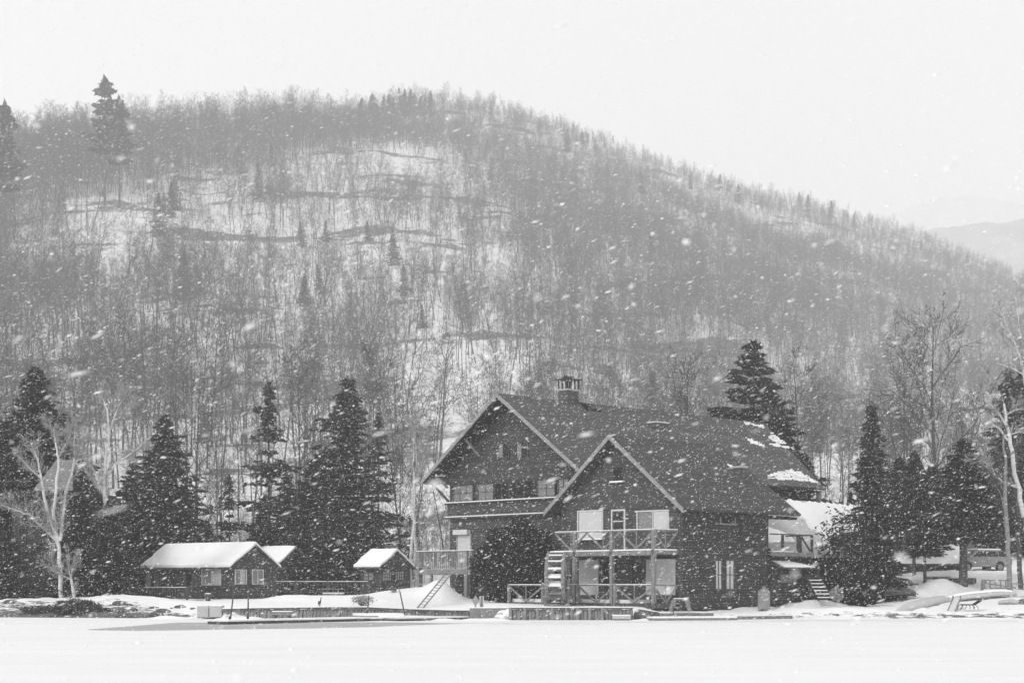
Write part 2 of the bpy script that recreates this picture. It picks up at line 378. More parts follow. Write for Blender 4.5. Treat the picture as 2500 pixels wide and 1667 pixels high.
def hill_mat():
    m = bpy.data.materials.new('hill_snow'); m.use_nodes = True; n = m.node_tree; L = n.links
    bs = n.nodes['Principled BSDF']; bs.inputs['Roughness'].default_value = .9
    tc = n.nodes.new('ShaderNodeTexCoord')
    def noise(scale, st, det=6, ro=.6, tilt=0):
        mp = n.nodes.new('ShaderNodeMapping'); mp.inputs['Scale'].default_value = st; mp.inputs['Rotation'].default_value = (0, R(tilt), 0); mp.vector_type = 'TEXTURE' if tilt else 'POINT'
        if tilt: mp.inputs['Scale'].default_value = [1 / q for q in st]
        L.new(tc.outputs['Object'], mp.inputs[0])
        no = n.nodes.new('ShaderNodeTexNoise'); no.inputs['Scale'].default_value = scale; no.inputs['Detail'].default_value = det; no.inputs['Roughness'].default_value = ro
        L.new(mp.outputs[0], no.inputs['Vector']); return no.outputs['Fac']
    def ramp(s, a, b):
        r = n.nodes.new('ShaderNodeMapRange'); r.inputs['From Min'].default_value = a; r.inputs['From Max'].default_value = b; L.new(s, r.inputs['Value']); return r.outputs[0]
    rock = ramp(noise(.05, (.3, .3, 2.0), 9, .66, -9), .555, .59)     # ledges of bare rock
    leaf = ramp(noise(.5, (.6, .6, 2.0), 8, .75), .50, .62)   # leaf litter and saplings through the snow
    mxa = n.nodes.new('ShaderNodeMath'); mxa.operation = 'MULTIPLY'; L.new(leaf, mxa.inputs[0]); mxa.inputs[1].default_value = .28
    mxx = n.nodes.new('ShaderNodeMath'); mxx.operation = 'MAXIMUM'; L.new(rock, mxx.inputs[0]); L.new(mxa.outputs[0], mxx.inputs[1])
    mi = n.nodes.new('ShaderNodeMix'); mi.data_type = 'RGBA'; mi.inputs['A'].default_value = (.8, .8, .8, 1); mi.inputs['B'].default_value = (.15, .15, .15, 1)
    L.new(mxx.outputs[0], mi.inputs['Factor']); L.new(mi.outputs['Result'], bs.inputs['Base Color'])
    return m
hl = link('hill', grid_mesh('hill', HX, HYY, HZZ, hill_mat())); tag(hl, 'snowy wooded hill with rock ledges', None, None, 'structure')

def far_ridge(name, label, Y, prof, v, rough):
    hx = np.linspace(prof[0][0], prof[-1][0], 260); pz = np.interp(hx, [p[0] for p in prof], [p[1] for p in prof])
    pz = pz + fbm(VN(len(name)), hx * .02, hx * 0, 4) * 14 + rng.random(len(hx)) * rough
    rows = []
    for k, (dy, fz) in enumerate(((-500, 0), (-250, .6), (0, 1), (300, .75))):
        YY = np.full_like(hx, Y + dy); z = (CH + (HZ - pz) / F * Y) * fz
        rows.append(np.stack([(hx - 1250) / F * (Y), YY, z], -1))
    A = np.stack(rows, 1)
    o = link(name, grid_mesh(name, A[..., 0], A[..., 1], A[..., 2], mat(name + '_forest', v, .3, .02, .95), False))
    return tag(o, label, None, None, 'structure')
far_ridge('far_hill', 'hazy wooded ridge beyond the hill on the right', 2100, [(1500, 760), (2000, 640), (2200, 562), (2300, 556), (2400, 545), (2500, 535), (2700, 520), (3600, 600)], .45, 3)  # high grey value: haze put into the ridge's own colour
far_ridge('far_mountain', 'faint pale mountain in the snowfall', 4300, [(1500, 800), (2050, 580), (2220, 505), (2330, 478), (2400, 480), (2500, 502), (2700, 560), (3600, 700)], .62, 1)  # paler still, with distance haze mixed into the surface colour
# tree fringe on the far hill: bumps are in the profile itself

# ------------------------------------------------------------------ trees
def segs_mesh(name, S, m, sides=3):
    """S: list of (p0, p1, r0, r1) -> one mesh of tapered prisms"""
    A = np.array([list(s[0]) + list(s[1]) + [s[2], s[3]] for s in S], dtype=float)
    p0, p1, r0, r1 = A[:, 0:3], A[:, 3:6], A[:, 6], A[:, 7]
    d = p1 - p0; d /= (np.linalg.norm(d, axis=1, keepdims=True) + 1e-9)
    up = np.where(np.abs(d[:, 2:3]) < .9, np.array([[0, 0, 1.]]), np.array([[1., 0, 0]]))
    x = np.cross(d, up); x /= np.linalg.norm(x, axis=1, keepdims=True); y = np.cross(x, d)
    n = len(A); Vv = np.zeros((n, 2 * sides, 3))
    for i in range(sides):
        a = 2 * math.pi * i / sides; o = x * math.cos(a) + y * math.sin(a)
        Vv[:, i] = p0 + o * r0[:, None]; Vv[:, sides + i] = p1 + o * r1[:, None]
    b = np.arange(n)[:, None] * 2 * sides
    Fc = np.concatenate([np.concatenate([b + i, b + (i + 1) % sides, b + sides + (i + 1) % sides, b + sides + i], 1) for i in range(sides)], 0)
    return mesh_np(name, Vv.reshape(-1, 3), Fc, m, True)

def grow(r_, p, d, L, r, lev, S, nsub, up=.25, wig=.18, nseg=4, tip=.35, spread=(35, 60)):
    """a wiggly branch and its children"""
    pts = [np.array(p, float)]; dd = np.array(d, float); rs = [r]
    for i in range(nseg):
        dd = dd + r_.normal(0, wig, 3); dd[2] += up * .35; dd /= np.linalg.norm(dd)
        pts.append(pts[-1] + dd * L / nseg); rs.append(r * (1 - (1 - tip) * (i + 1) / nseg))
    for i in range(nseg): S[lev].append((pts[i], pts[i + 1], rs[i], rs[i + 1]))
    if lev + 1 < len(nsub):
        for k in range(nsub[lev]):
            t = r_.uniform(.15, 1); j = min(int(t * nseg), nseg - 1); q = pts[j] + (pts[j + 1] - pts[j]) * (t * nseg - j)
            ax = pts[j + 1] - pts[j]; ax /= np.linalg.norm(ax)
            v = r_.normal(0, 1, 3); v -= ax * v.dot(ax); v /= np.linalg.norm(v)
            a = R(r_.uniform(*spread)); nd = ax * math.cos(a) + v * math.sin(a)
            grow(r_, q, nd, L * r_.uniform(.3, .6) * (1.15 - .5 * t), rs[j] * .55, lev + 1, S, nsub, up, wig, max(2, nseg - 1), tip, spread)
    return pts, rs

def bare_tree_segs(seed, H=17, r=.16, cs=.42, n1=16, nsub=(16, 5, 4, 0), spread=.30, lean=.02, minr=.012):
    r_ = np.random.default_rng(seed); T = []; S = [[] for _ in range(5)]
    pts = [np.zeros(3)]; d = np.array([r_.normal(0, lean), r_.normal(0, lean), 1.])
    N = 9; rs = [r]
    for i in range(N):
        d = d + np.array([r_.normal(0, .035), r_.normal(0, .035), 0]); d /= np.linalg.norm(d)
        pts.append(pts[-1] + d * H / N); rs.append(r * (1 - .88 * ((i + 1) / N) ** 1.1))
    for i in range(N): T.append((pts[i], pts[i + 1], rs[i], rs[i + 1]))
    for k in range(n1):
        t = cs + (1 - cs) * ((k + r_.random()) / n1) ** .9; t = min(t, .985); j = int(t * N); q = pts[j] + (pts[min(j + 1, N)] - pts[j]) * (t * N - j)
        a = r_.uniform(0, 2 * math.pi); el = R(r_.uniform(30, 62)); nd = np.array([math.cos(a) * math.cos(el), math.sin(a) * math.cos(el), math.sin(el)])
        L = H * spread * (1.25 - t) * r_.uniform(.7, 1.3) + .6
        grow(r_, q, nd, L, max(rs[j] * .42, .02), 0, S, nsub[1:], up=.3)
    B = [(a, b, max(c, minr), max(e, minr * .8)) for lev in S for (a, b, c, e) in lev]
    return T, B

far_protos = []
for k in range(9):
    T, B = bare_tree_segs(100 + k, H=[17, 15, 18, 13, 16, 19, 10, 14, 17][k], r=[.15, .12, .17, .1, .13, .19, .07, .11, .2][k], cs=[.45, .35, .5, .3, .4, .3, .12, .2, .18][k], n1=[17, 15, 18, 13, 15, 20, 16, 14, 18][k], lean=[.02, .03, .02, .08, .03, .03, .14, .12, .06][k],
                          nsub=(0, 5, 4, 0), spread=[.22, .24, .2, .28, .24, .36, .34, .4, .48][k], minr=.0155)
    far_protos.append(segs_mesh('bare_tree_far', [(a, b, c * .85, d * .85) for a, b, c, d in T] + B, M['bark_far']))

def leaf_quads(centres, size, r_, flat=.5, elong=1.6, direct=None):
    """one small leaf-clump quad (two crossed triangles-ish) per centre"""
    n = len(centres); C = np.asarray(centres, float)
    a = r_.normal(0, 1, (n, 3)); a[:, 2] *= flat
    if direct is not None: a = a * .55 + direct
    a /= np.linalg.norm(a, axis=1, keepdims=True)
    b = r_.normal(0, 1, (n, 3)); b -= a * (a * b).sum(1, keepdims=True); b /= np.linalg.norm(b, axis=1, keepdims=True)
    s = (size * r_.uniform(.55, 1.35, n))[:, None]
    Vv = np.stack([C - a * s * elong * .5, C - b * s * .3 + a * s * .1, C + a * s * elong * .5, C + b * s * .3], 1)
    i = np.arange(n)[:, None] * 4
    return Vv.reshape(-1, 3), np.concatenate([i, i + 1, i + 2, i + 3], 1)

def conifer(seed, H=20, rad=3.2, base=.08, whorl=.5, boughs=9, droop=.35, clump=.42, irregular=.25, step=.26, power=.85, per=4, gap=0.0, m='needles', r=None):
    r_ = np.random.default_rng(seed); T = []; C = []; D = []; B = []
    r = H * .012 if r is None else r
    N = 10; off = np.cumsum(r_.normal(0, .02 * H / 20, (N + 1, 2)), 0); off[0] = 0
    tp = lambda z: np.array([np.interp(z, np.linspace(0, H, N + 1), off[:, 0]), np.interp(z, np.linspace(0, H, N + 1), off[:, 1]), z])
    for i in range(N):
        z0, z1 = H * i / N, H * (i + 1) / N; T.append((tp(z0), tp(z1), r * (1 - i / N) + .015, r * (1 - (i + 1) / N) + .015))
    z = H * base
    while z < H * .995:
        t = (z / H - base) / (1 - base); rr = rad * (1 - t) ** power * (1 - .35 * max(0, .12 - t) / .12) + .12
        rr *= 1 + r_.normal(0, irregular * .4)
        nb = max(4, int(boughs * (.5 + .5 * (1 - t))))
        if r_.random() < gap: z += whorl * r_.uniform(.8, 1.6); continue
        a0 = r_.uniform(0, 6.28)
        for k in range(nb):
            a = a0 + 6.283 * k / nb + r_.normal(0, .25); L = rr * r_.uniform(1 - irregular, 1 + irregular * .6)
            el = .35 * t - droop * (1 - t) + r_.normal(0, .1); c0 = tp(z)
            hd = np.array([math.cos(a), math.sin(a), 0]); ns = max(2, int(L / step)); 
            pe = c0 + hd * L + np.array([0, 0, L * el]); B.append((c0, pe * .92 + c0 * .08, max(.012, r * .16 * (1 - t)), .01))
            for i in range(ns):
                f = (i + .6) / ns; sag = -droop * .4 * math.sin(f * math.pi) * L * .3
                p = c0 + hd * L * f + np.array([0, 0, L * el * f + sag])
                wid = L * .30 * (1 - f * .55)
                for q in range(per):
                    C.append(p + np.array([r_.normal(0, wid * .55), r_.normal(0, wid * .55), r_.normal(0, .09) - .05])); D.append(hd * .9 + np.array([0, 0, -.25]))
        z += whorl * r_.uniform(.7, 1.3) * (.6 + .4 * (1 - t))
    for q in range(30): C.append(tp(H * (1 - .06 * r_.random())) + r_.normal(0, .05, 3)); D.append(np.array([0, 0, 1.]))
    Vv, Fc = leaf_quads(C, clump, r_, .4, 1.8, np.array(D))
    return segs_mesh('conifer_trunk', T + B, M['bark'], 4), mesh_np('conifer_crown', Vv, Fc, M[m])

def place_tree(name, tr, cr, px, Y, H0, top_py, label, cat, group=None, rot=0, base_z=None, xs_=1.0, crown='crown'):
    """a tree standing on the ground at (px, Y) whose top reaches photo row top_py; the prototype is H0 tall"""
    x, y = XY(px, Y); z = (gz(x, y) if base_z is None else base_z) - .1
    H = P(px, top_py, Y).z - z; k = H / H0
    root = empty(name, (x, y, z), label, cat, group, rot)
    t = link('trunk', tr, root); t.scale = (k * xs_, k * xs_, k)
    if cr is not None:
        c = link(crown, cr, root); c.scale = (k * xs_, k * xs_, k)
    return root

# ---- hill forest: thousands of bare trees that nobody could count, one object
def terrain_z(px, t):
    x, Y, z = hill(np.array(px, float), np.array(t, float)); return x, Y, z
N = 62000
fpx = rng.uniform(-650, 3150, N)
ft = rng.random(N) ** .7 * 1.10
fx, fY, fz = terrain_z(fpx, ft)
fpy = HZ - F * (fz - CH) / fY
# density: thin on the snowy benches of the upper left, closed to the right and along the crest
dens = .205 + .47 * sstep(1150, 1650, fpx)
dens = np.where((fpx < 1250) & (fpy > 560) & (fpy < 880), dens * .8, dens)
dens = dens * (1 + 1.1 * fbm(vn1, fx * .02, fY * .02, 3))
def hole(cx, cy_, a, b, k):
    global dens
    dens = dens * (1 - k * np.exp(-((fpx - cx) / a) ** 2 - ((fpy - cy_) / b) ** 2))
for h_ in [(450, 455, 160, 85, .97), (250, 520, 130, 85, .93), (250, 635, 170, 75, .9), (480, 600, 130, 60, .8), (880, 420, 230, 70, .6), (700, 570, 200, 80, .5), (850, 670, 200, 90, .3), (1100, 850, 240, 110, .25), (620, 780, 250, 90, .3), (120, 800, 100, 80, .5)]: hole(*h_)
dens = np.where(ft > .84, np.maximum(dens, .62 + .38 * sstep(700, 1050, fpx)), dens)
dens = np.maximum(dens, (.60 + .35 * sstep(.55, .85, ft)) * sstep(900, 1500, fpx) * sstep(.25, .6, ft) * (1 + .5 * fbm(vn3, fx * .012, fY * .012, 3)))
dens = dens * (1 - .35 * sstep(780, 900, fpy)); dens = np.where(fpy > 880, np.minimum(dens, .27), dens)
keep = rng.random(N) < dens
keep &= ~((fpy > 1300))
fx, fY, fz, fpx, ft, fpy = [q[keep] for q in (fx, fY, fz, fpx, ft, fpy)]
n = len(fx); order = np.argsort(fY)
# the 290 nearest stand as trees of their own; the rest are the wood
vis = order[(fpx[order] > -60) & (fpx[order] < 2560)][:215]
rest = np.ones(n, bool); rest[vis] = False
proto_objs = [bpy.data.objects.new('far_tree_proto', me_) for me_ in far_protos]

def forest(name, label, X, Y_, Z, scl, protos, seed=3):
    me_ = bpy.data.meshes.new(name); nn = len(X)
    me_.vertices.add(nn); me_.vertices.foreach_set('co', np.stack([X, Y_, Z], -1).astype(np.float32).ravel())
    r_ = np.random.default_rng(seed)
    for an, ty, val in (('tiltx', 'FLOAT', r_.normal(0, .055, nn).astype(np.float32)), ('tilty', 'FLOAT', r_.normal(0, .055, nn).astype(np.float32)), ('scl', 'FLOAT', scl.astype(np.float32)), ('rotz', 'FLOAT', r_.uniform(0, 6.28, nn).astype(np.float32)), ('idx', 'INT', r_.integers(0, len(protos), nn).astype(np.int32))):
        at = me_.attributes.new(an, ty, 'POINT'); at.data.foreach_set('value', val)
    o = link(name, me_); tag(o, label, None, None, 'stuff')
    ng = bpy.data.node_groups.new(name, 'GeometryNodeTree'); ng.interface.new_socket('Geometry', in_out='INPUT', socket_type='NodeSocketGeometry'); ng.interface.new_socket('Geometry', in_out='OUTPUT', socket_type='NodeSocketGeometry')
    gi = ng.nodes.new('NodeGroupInput'); go = ng.nodes.new('NodeGroupOutput'); J = ng.nodes.new('GeometryNodeJoinGeometry'); Ln = ng.links
    def na(nm, ty):
        q = ng.nodes.new('GeometryNodeInputNamedAttribute'); q.data_type = ty; q.inputs['Name'].default_value = nm; return q.outputs['Attribute']
    s_, r2, ix = na('scl', 'FLOAT'), na('rotz', 'FLOAT'), na('idx', 'INT')
    cx = ng.nodes.new('ShaderNodeCombineXYZ'); Ln.new(r2, cx.inputs['Z']); Ln.new(na('tiltx', 'FLOAT'), cx.inputs['X']); Ln.new(na('tilty', 'FLOAT'), cx.inputs['Y'])
    for k, po in enumerate(protos):
        oi = ng.nodes.new('GeometryNodeObjectInfo'); oi.inputs['Object'].default_value = po; oi.inputs['As Instance'].default_value = True
        cmp_ = ng.nodes.new('FunctionNodeCompare'); cmp_.data_type = 'INT'; cmp_.operation = 'EQUAL'; Ln.new(ix, cmp_.inputs[2]); cmp_.inputs[3].default_value = k
        ip = ng.nodes.new('GeometryNodeInstanceOnPoints'); Ln.new(gi.outputs[0], ip.inputs['Points']); Ln.new(cmp_.outputs[0], ip.inputs['Selection'])
        Ln.new(oi.outputs['Geometry'], ip.inputs['Instance']); Ln.new(cx.outputs[0], ip.inputs['Rotation']); Ln.new(s_, ip.inputs['Scale']); Ln.new(ip.outputs[0], J.inputs[0])
    Ln.new(J.outputs[0], go.inputs[0])
    md = o.modifiers.new('scatter', 'NODES'); md.node_group = ng
    return o
sizef = 1.38 - .33 * sstep(900, 1700, fpx)
sizef = sizef * (1 - (.12 + .30 * sstep(650, 1000, fpx)) * sstep(.7, .95, ft))
sclf = rng.uniform(.45, 1.12, n) * sizef
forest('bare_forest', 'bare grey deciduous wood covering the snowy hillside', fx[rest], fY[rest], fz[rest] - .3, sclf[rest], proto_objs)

near_protos = []
for k in range(5):
    T, B = bare_tree_segs(300 + k, H=16, r=[.14, .11, .17, .12, .15][k], cs=[.4, .3, .35, .45, .25][k], n1=[18, 16, 20, 16, 20][k], nsub=(0, 6, 5, 0), spread=[.24, .26, .3, .2, .36][k], minr=.014)
    near_protos.append((segs_mesh('hill_tree_trunk', T, M['bark'], 5), segs_mesh('hill_tree_crown', B, M['bark'])))
for q, i in enumerate(vis):
    tr, cr = near_protos[q % 5]
    root = empty('bare_tree', (fx[i], fY[i], fz[i] - .3), 'bare grey tree at the foot of the wooded hill behind the evergreens', 'bare tree', 'bare trees at the foot of the hill', float(rng.uniform(0, 6.28)))
    k = float(rng.uniform(.65, 1.15) * sizef[i])
    for nm, me_ in (('trunk', tr), ('crown', cr)):
        o = link(nm, me_, root); o.scale = (k, k, k)

# more of the same wood on the level ground behind the buildings
for q in range(72):
    pxq = float(rng.uniform(-40, 1150) if q % 3 else rng.uniform(1880, 2540)); Yq = float(rng.uniform(127, 212)); x_, y_ = XY(pxq, Yq)
    tr, cr = near_protos[q % 5]; root = empty('bare_tree', (x_, y_, gz(x_, y_) - .2), 'bare grey tree at the foot of the wooded hill behind the evergreens', 'bare tree', 'bare trees at the foot of the hill', float(rng.uniform(0, 6.28)))
    k = float(rng.uniform(.55, 1.0))
    for nm, me_ in (('trunk', tr), ('crown', cr)):
        o = link(nm, me_, root); o.scale = (k, k, k)
ux = rng.uniform(-100, 2600, 1500); uY = rng.uniform(122, 235, 1500); uX = (ux - 1250) / F * uY
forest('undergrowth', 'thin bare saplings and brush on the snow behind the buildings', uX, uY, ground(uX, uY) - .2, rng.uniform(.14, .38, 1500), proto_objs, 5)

# evergreens scattered on the hill
hc = [conifer(500 + k, H=14, rad=3.1, whorl=.6, boughs=7, clump=.6, step=.5, per=3, irregular=.35, m='needles') for k in range(3)]
hc_objs = []
for tr, cr in hc:
    o = bpy.data.objects.new('far_evergreen_proto', cr); hc_objs.append(o)
NE = 110
epx = rng.uniform(-600, 3100, NE); et = rng.uniform(.05, 1.0, NE) 
ecl = fbm(vn2, epx * .004 + 9, et * 6, 3)
kp = (ecl > .19) | (rng.random(NE) < .05 + .10 * sstep(1300, 2200, epx)); epx, et = epx[kp], et[kp]
cpx = np.concatenate([epx, rng.uniform(860, 1080, 24), rng.uniform(1340, 2400, 14), rng.normal(430, 40, 7), rng.normal(620, 45, 5), rng.normal(790, 40, 4), rng.normal(950, 60, 4)])
ctt = np.concatenate([et, rng.uniform(.97, 1.0, 24), rng.uniform(.93, 1.0, 14), rng.uniform(.45, .78, 7), rng.uniform(.75, .86, 5), rng.uniform(.3, .6, 4), rng.uniform(.3, .6, 4)])
ex, eY, ez = terrain_z(cpx, ctt)
forest('hill_evergreens', 'small dark evergreens scattered through the wood on the hill', ex, eY, ez - .3, rng.uniform(.55, 1.15, len(ex)), hc_objs, 8)

# two tall pines on the skyline at the left
pine_tr, pine_cr = conifer(61, H=26, rad=4.2, base=.42, whorl=1.1, boughs=8, droop=-.25, clump=.95, irregular=.5, step=.45, per=16, gap=.08, power=.7)
pine_tr2, pine_cr2 = conifer(62, H=26, rad=3.4, base=.40, whorl=1.0, boughs=8, droop=-.3, clump=.95, irregular=.55, step=.45, per=14, gap=.08, power=.55)
def hill_tree(px, Y, tr, cr, H0, top, label, group='tall pines on the skyline', xs_=1.0):
    Yc = float(np.interp(px, CRX, CRY)); t = (Y - Y0) / (Yc - Y0); _, _, z = hill(np.array([float(px)]), np.array([t]))
    return place_tree('pine_tree', tr, cr, px, Y, H0, top, label, 'pine', group, 0, float(z[0]), xs_)
hill_tree(256, 630, pine_tr, pine_cr, 26, 190, 'tallest dark pine on the left skyline, with a bushy spreading crown', xs_=.9)
hill_tree(292, 632, pine_tr2, pine_cr2, 26, 240, 'dark pine just right of the tallest skyline pine, its trunk rising over open snow', xs_=.85)
hill_tree(14, 560, pine_tr2, pine_cr2, 26, 254, 'dark pine on the skyline at the left edge of the photo', xs_=.8)

# ------------------------------------------------------------------ building helpers
def ray_plane(px, py, P0, Nn):
    d = Vector(((px - 1250) / F, 1, (HZ - py) / F)); o = Vector((0, 0, CH))
    return o + d * ((Vector(P0) - o).dot(Nn) / d.dot(Nn))

def rough_poly(pts, r_, amp, step):
    out_ = []
    for i in range(len(pts)):
        a, b = Vector(pts[i]), Vector(pts[(i + 1) % len(pts)]); n_ = max(1, int((b - a).length / step))
        for k in range(n_):
            q = a.lerp(b, k / n_)
            if k: q = q + Vector((float(r_.normal(0, amp)), float(r_.normal(0, amp)), 0))
            out_.append(q)
    return out_

class Roof:
    """one roof plane given by three points; knows how to carry slabs and patches"""
    def __init__(s, a, b, c):
        s.P0 = Vector(a); s.N = (Vector(b) - s.P0).cross(Vector(c) - s.P0).normalized()
        if s.N.z < 0: s.N = -s.N
    def at(s, px, py, off=0): return ray_plane(px, py, s.P0 + s.N * off, s.N)
    def drop(s, v, off=0):   # move a point onto the plane along z
        v = Vector(v); v.z = s.P0.z - (s.N.x * (v.x - s.P0.x) + s.N.y * (v.y - s.P0.y)) / s.N.z
        return v + s.N * off

def roof_patch(parent, roof, pxs, th=.05, off=.165, name='snow_patch', amp=.09, seed=1, step=.28):
    r_ = np.random.default_rng(seed)
    pts = [roof.at(a, b) for a, b in pxs]
    pts = [roof.drop(q, off) for q in rough_poly(pts, r_, amp, step)]
    MB().slab(pts, roof.N * th).build(name, M['roof_snow'], parent)

def streak_patch(parent, roof, pxs, off=.165, seed=1, step=3.0, thin=.72, name='snow_streaks', th=.035):
    """thawing snow lying along the shingle courses: short strips, broken towards the edges"""
    r_ = np.random.default_rng(seed); mb = MB(); ys_ = [p[1] for p in pxs]; y = min(ys_) - 2
    while y < max(ys_) + 2:
        xsn = []; yy = min(max(y, min(ys_) + .2), max(ys_) - .2)
        for i in range(len(pxs)):
            (x0, y0), (x1, y1) = pxs[i], pxs[(i + 1) % len(pxs)]
            if (y0 <= yy) != (y1 <= yy): xsn.append(x0 + (x1 - x0) * (yy - y0) / (y1 - y0))
        xsn.sort()
        for a, b in zip(xsn[::2], xsn[1::2]):
            a += abs(r_.normal(0, 6)); b -= abs(r_.normal(0, 5)); x = a
            while x < b:
                e = min(x + r_.uniform(5, 22), b); mid = 1 - abs(((x + e) / 2 - a) / max(1, b - a) * 2 - 1)
                if e - x > 2 and r_.random() < thin + (1 - thin) * mid * 1.4:
                    h = step * r_.uniform(.55, 1.05); sl = (e - x) * .045
                    q = [roof.at(x, y, 0), roof.at(e, y + sl, 0), roof.at(e - 1, y + h + sl, 0), roof.at(x + 1, y + h, 0)]
                    mb.slab([roof.drop(c, off) for c in q], roof.N * th)
                x = e + (r_.uniform(0, 3) if r_.random() < .5 else 0)
        y += step
    return mb.build(name, M['roof_snow'], parent)

def window(parent, fr, s0, s1, z0, z1, u=0.0, side=False, pane='glass', mullions=(1, 1), trim='trim', tw=.07, curtains=None, sill=None, name='window', sash=None):
    """window in plane u = const (or, with side=True, s = const); pane set back, frame proud"""
    f = MB(); g_ = MB()
    def bx(mb, a0, a1, z_0, z_1, d0, d1):
        if side: mb.box(fr, u + d0, u + d1, a0, a1, z_0, z_1)     # outwards = +s
        else: mb.box(fr, a0, a1, u - d1, u - d0, z_0, z_1)        # outwards = -u
    if s0 > s1: s0, s1 = s1, s0
    if z0 > z1: z0, z1 = z1, z0
    bx(f, s0 - tw, s1 + tw, z1, z1 + tw, .0, .07); bx(f, s0 - tw, s1 + tw, z0 - tw, z0, .0, .07)
    bx(f, s0 - tw, s0, z0, z1, .0, .066); bx(f, s1, s1 + tw, z0, z1, .0, .066)
    nx, nz = mullions
    for i in range(1, nx): c = s0 + (s1 - s0) * i / nx; bx(f, c - .02, c + .02, z0, z1, .0, .055)
    for i in range(1, nz): c = z0 + (z1 - z0) * i / nz; bx(f, s0, s1, c - .02, c + .02, .0, .05)
    o = f.build(name, M[trim], parent)
    bx(g_, s0, s1, z0, z1, .0, .02); g_.build('pane', M[pane], o)
    for (a, b, m_) in (curtains or ()):
        c = MB(); bx(c, s0 + (s1 - s0) * a, s0 + (s1 - s0) * b, z0 + .01, z1 - .01, .0, .03); c.build('curtain', M[m_], o)
    if sill:
        c = MB(); bx(c, s0 - .12, s1 + .12, z0 - tw - .03, z0 - tw + .05, .0, .22); c.build('snow_sill', M['roof_snow'], o)
    return o

# ------------------------------------------------------------------ the lodge
LO = P(1660, 1478, 87); L = Fr(LO, 46)
lodge = empty('lodge', (LO.x, LO.y, .7), 'large dark timber lodge with two big gables, wooden balconies and a hooded chimney', 'lodge')
GZ0 = .45      # walls start below the snow
# wing walls
wz = lambda s: 9.70 - .80 * abs(s + 4.34)      # underside of the wing roof
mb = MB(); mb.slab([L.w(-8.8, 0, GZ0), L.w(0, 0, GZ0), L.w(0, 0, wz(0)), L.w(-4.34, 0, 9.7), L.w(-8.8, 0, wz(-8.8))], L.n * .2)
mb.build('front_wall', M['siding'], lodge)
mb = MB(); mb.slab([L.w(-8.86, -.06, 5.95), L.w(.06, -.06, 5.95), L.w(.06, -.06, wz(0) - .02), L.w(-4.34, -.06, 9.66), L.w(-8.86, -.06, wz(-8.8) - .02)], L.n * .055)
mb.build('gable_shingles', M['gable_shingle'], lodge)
MB().box(L, -.2, 0, .2, 7.5, GZ0, wz(0)).build('side_wall', M['shaded_siding'], lodge)
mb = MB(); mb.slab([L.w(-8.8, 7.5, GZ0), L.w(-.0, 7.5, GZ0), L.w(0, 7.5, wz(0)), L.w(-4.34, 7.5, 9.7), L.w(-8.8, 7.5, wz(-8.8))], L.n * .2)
mb.build('rear_wall', M['shaded_siding'], lodge)
MB().box(L, -.02, .05, -.05, .1, GZ0, wz(0)).build('corner_board', M['darkwood'], lodge)
# wing roof
Rr = Roof(L.w(-4.34, -.8, 9.88), L.w(.9, -.8, 5.68), L.w(-4.34, 6, 9.88)); Rl = Roof(L.w(-4.34, -.8, 9.88), L.w(-9.33, -.8, 5.83), L.w(-4.34, 6, 9.88))
wr = MB().slab([L.w(-4.34, -.8, 9.88), L.w(.9, -.8, 5.68), L.w(.9, 9.45, 5.68), L.w(-4.34, 8.5, 9.88)], Rr.N * .14).build('roof', M['roof_wing'], lodge)
wl = MB().slab([L.w(-4.34, -.8, 9.885), L.w(-9.33, -.8, 5.83), L.w(-9.33, 8.2, 5.83), L.w(-4.34, 8.2, 9.885)], Rl.N * .14).build('roof', M['roof_wing'], lodge)
mb = MB()
for a, b in (((-4.34, 9.97), (.95, 5.74)), ((-4.34, 9.97), (-9.38, 5.88))):
    mb.slab([L.w(a[0], -.88, a[1] + .06), L.w(b[0], -.88, b[1] + .06), L.w(b[0], -.88, b[1] - .20), L.w(a[0], -.88, a[1] - .22)], L.n * .06)
mb.build('fascia', M['fascia'], wr)
for a in np.linspace(.3, 9.2, 15):   # rafter tails under the right eave
    MB().box(L, .25, .84, a - .05, a + .05, 5.48, 5.62).build('rafter_tail', M['darkwood'], wr)
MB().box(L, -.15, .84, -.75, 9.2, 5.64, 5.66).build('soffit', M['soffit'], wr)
# stone stack on the wing roof
c0 = Rr.at(1806, 1166); MB().box(Fr(c0, 46), -.28, .28, -.28, .28, c0.z - .5, c0.z + .55).build('chimney', M['brick'], wr)
MB().box(Fr(c0, 46), -.34, .34, -.34, .34, c0.z + .55, c0.z + .66).build('chimney_cap', M['concrete'], wr)
roof_patch(wr, Rr, [(1771, 1139), (1783, 1143), (1797, 1152), (1801, 1161), (1795, 1158), (1784, 1150)], seed=3, amp=.03)
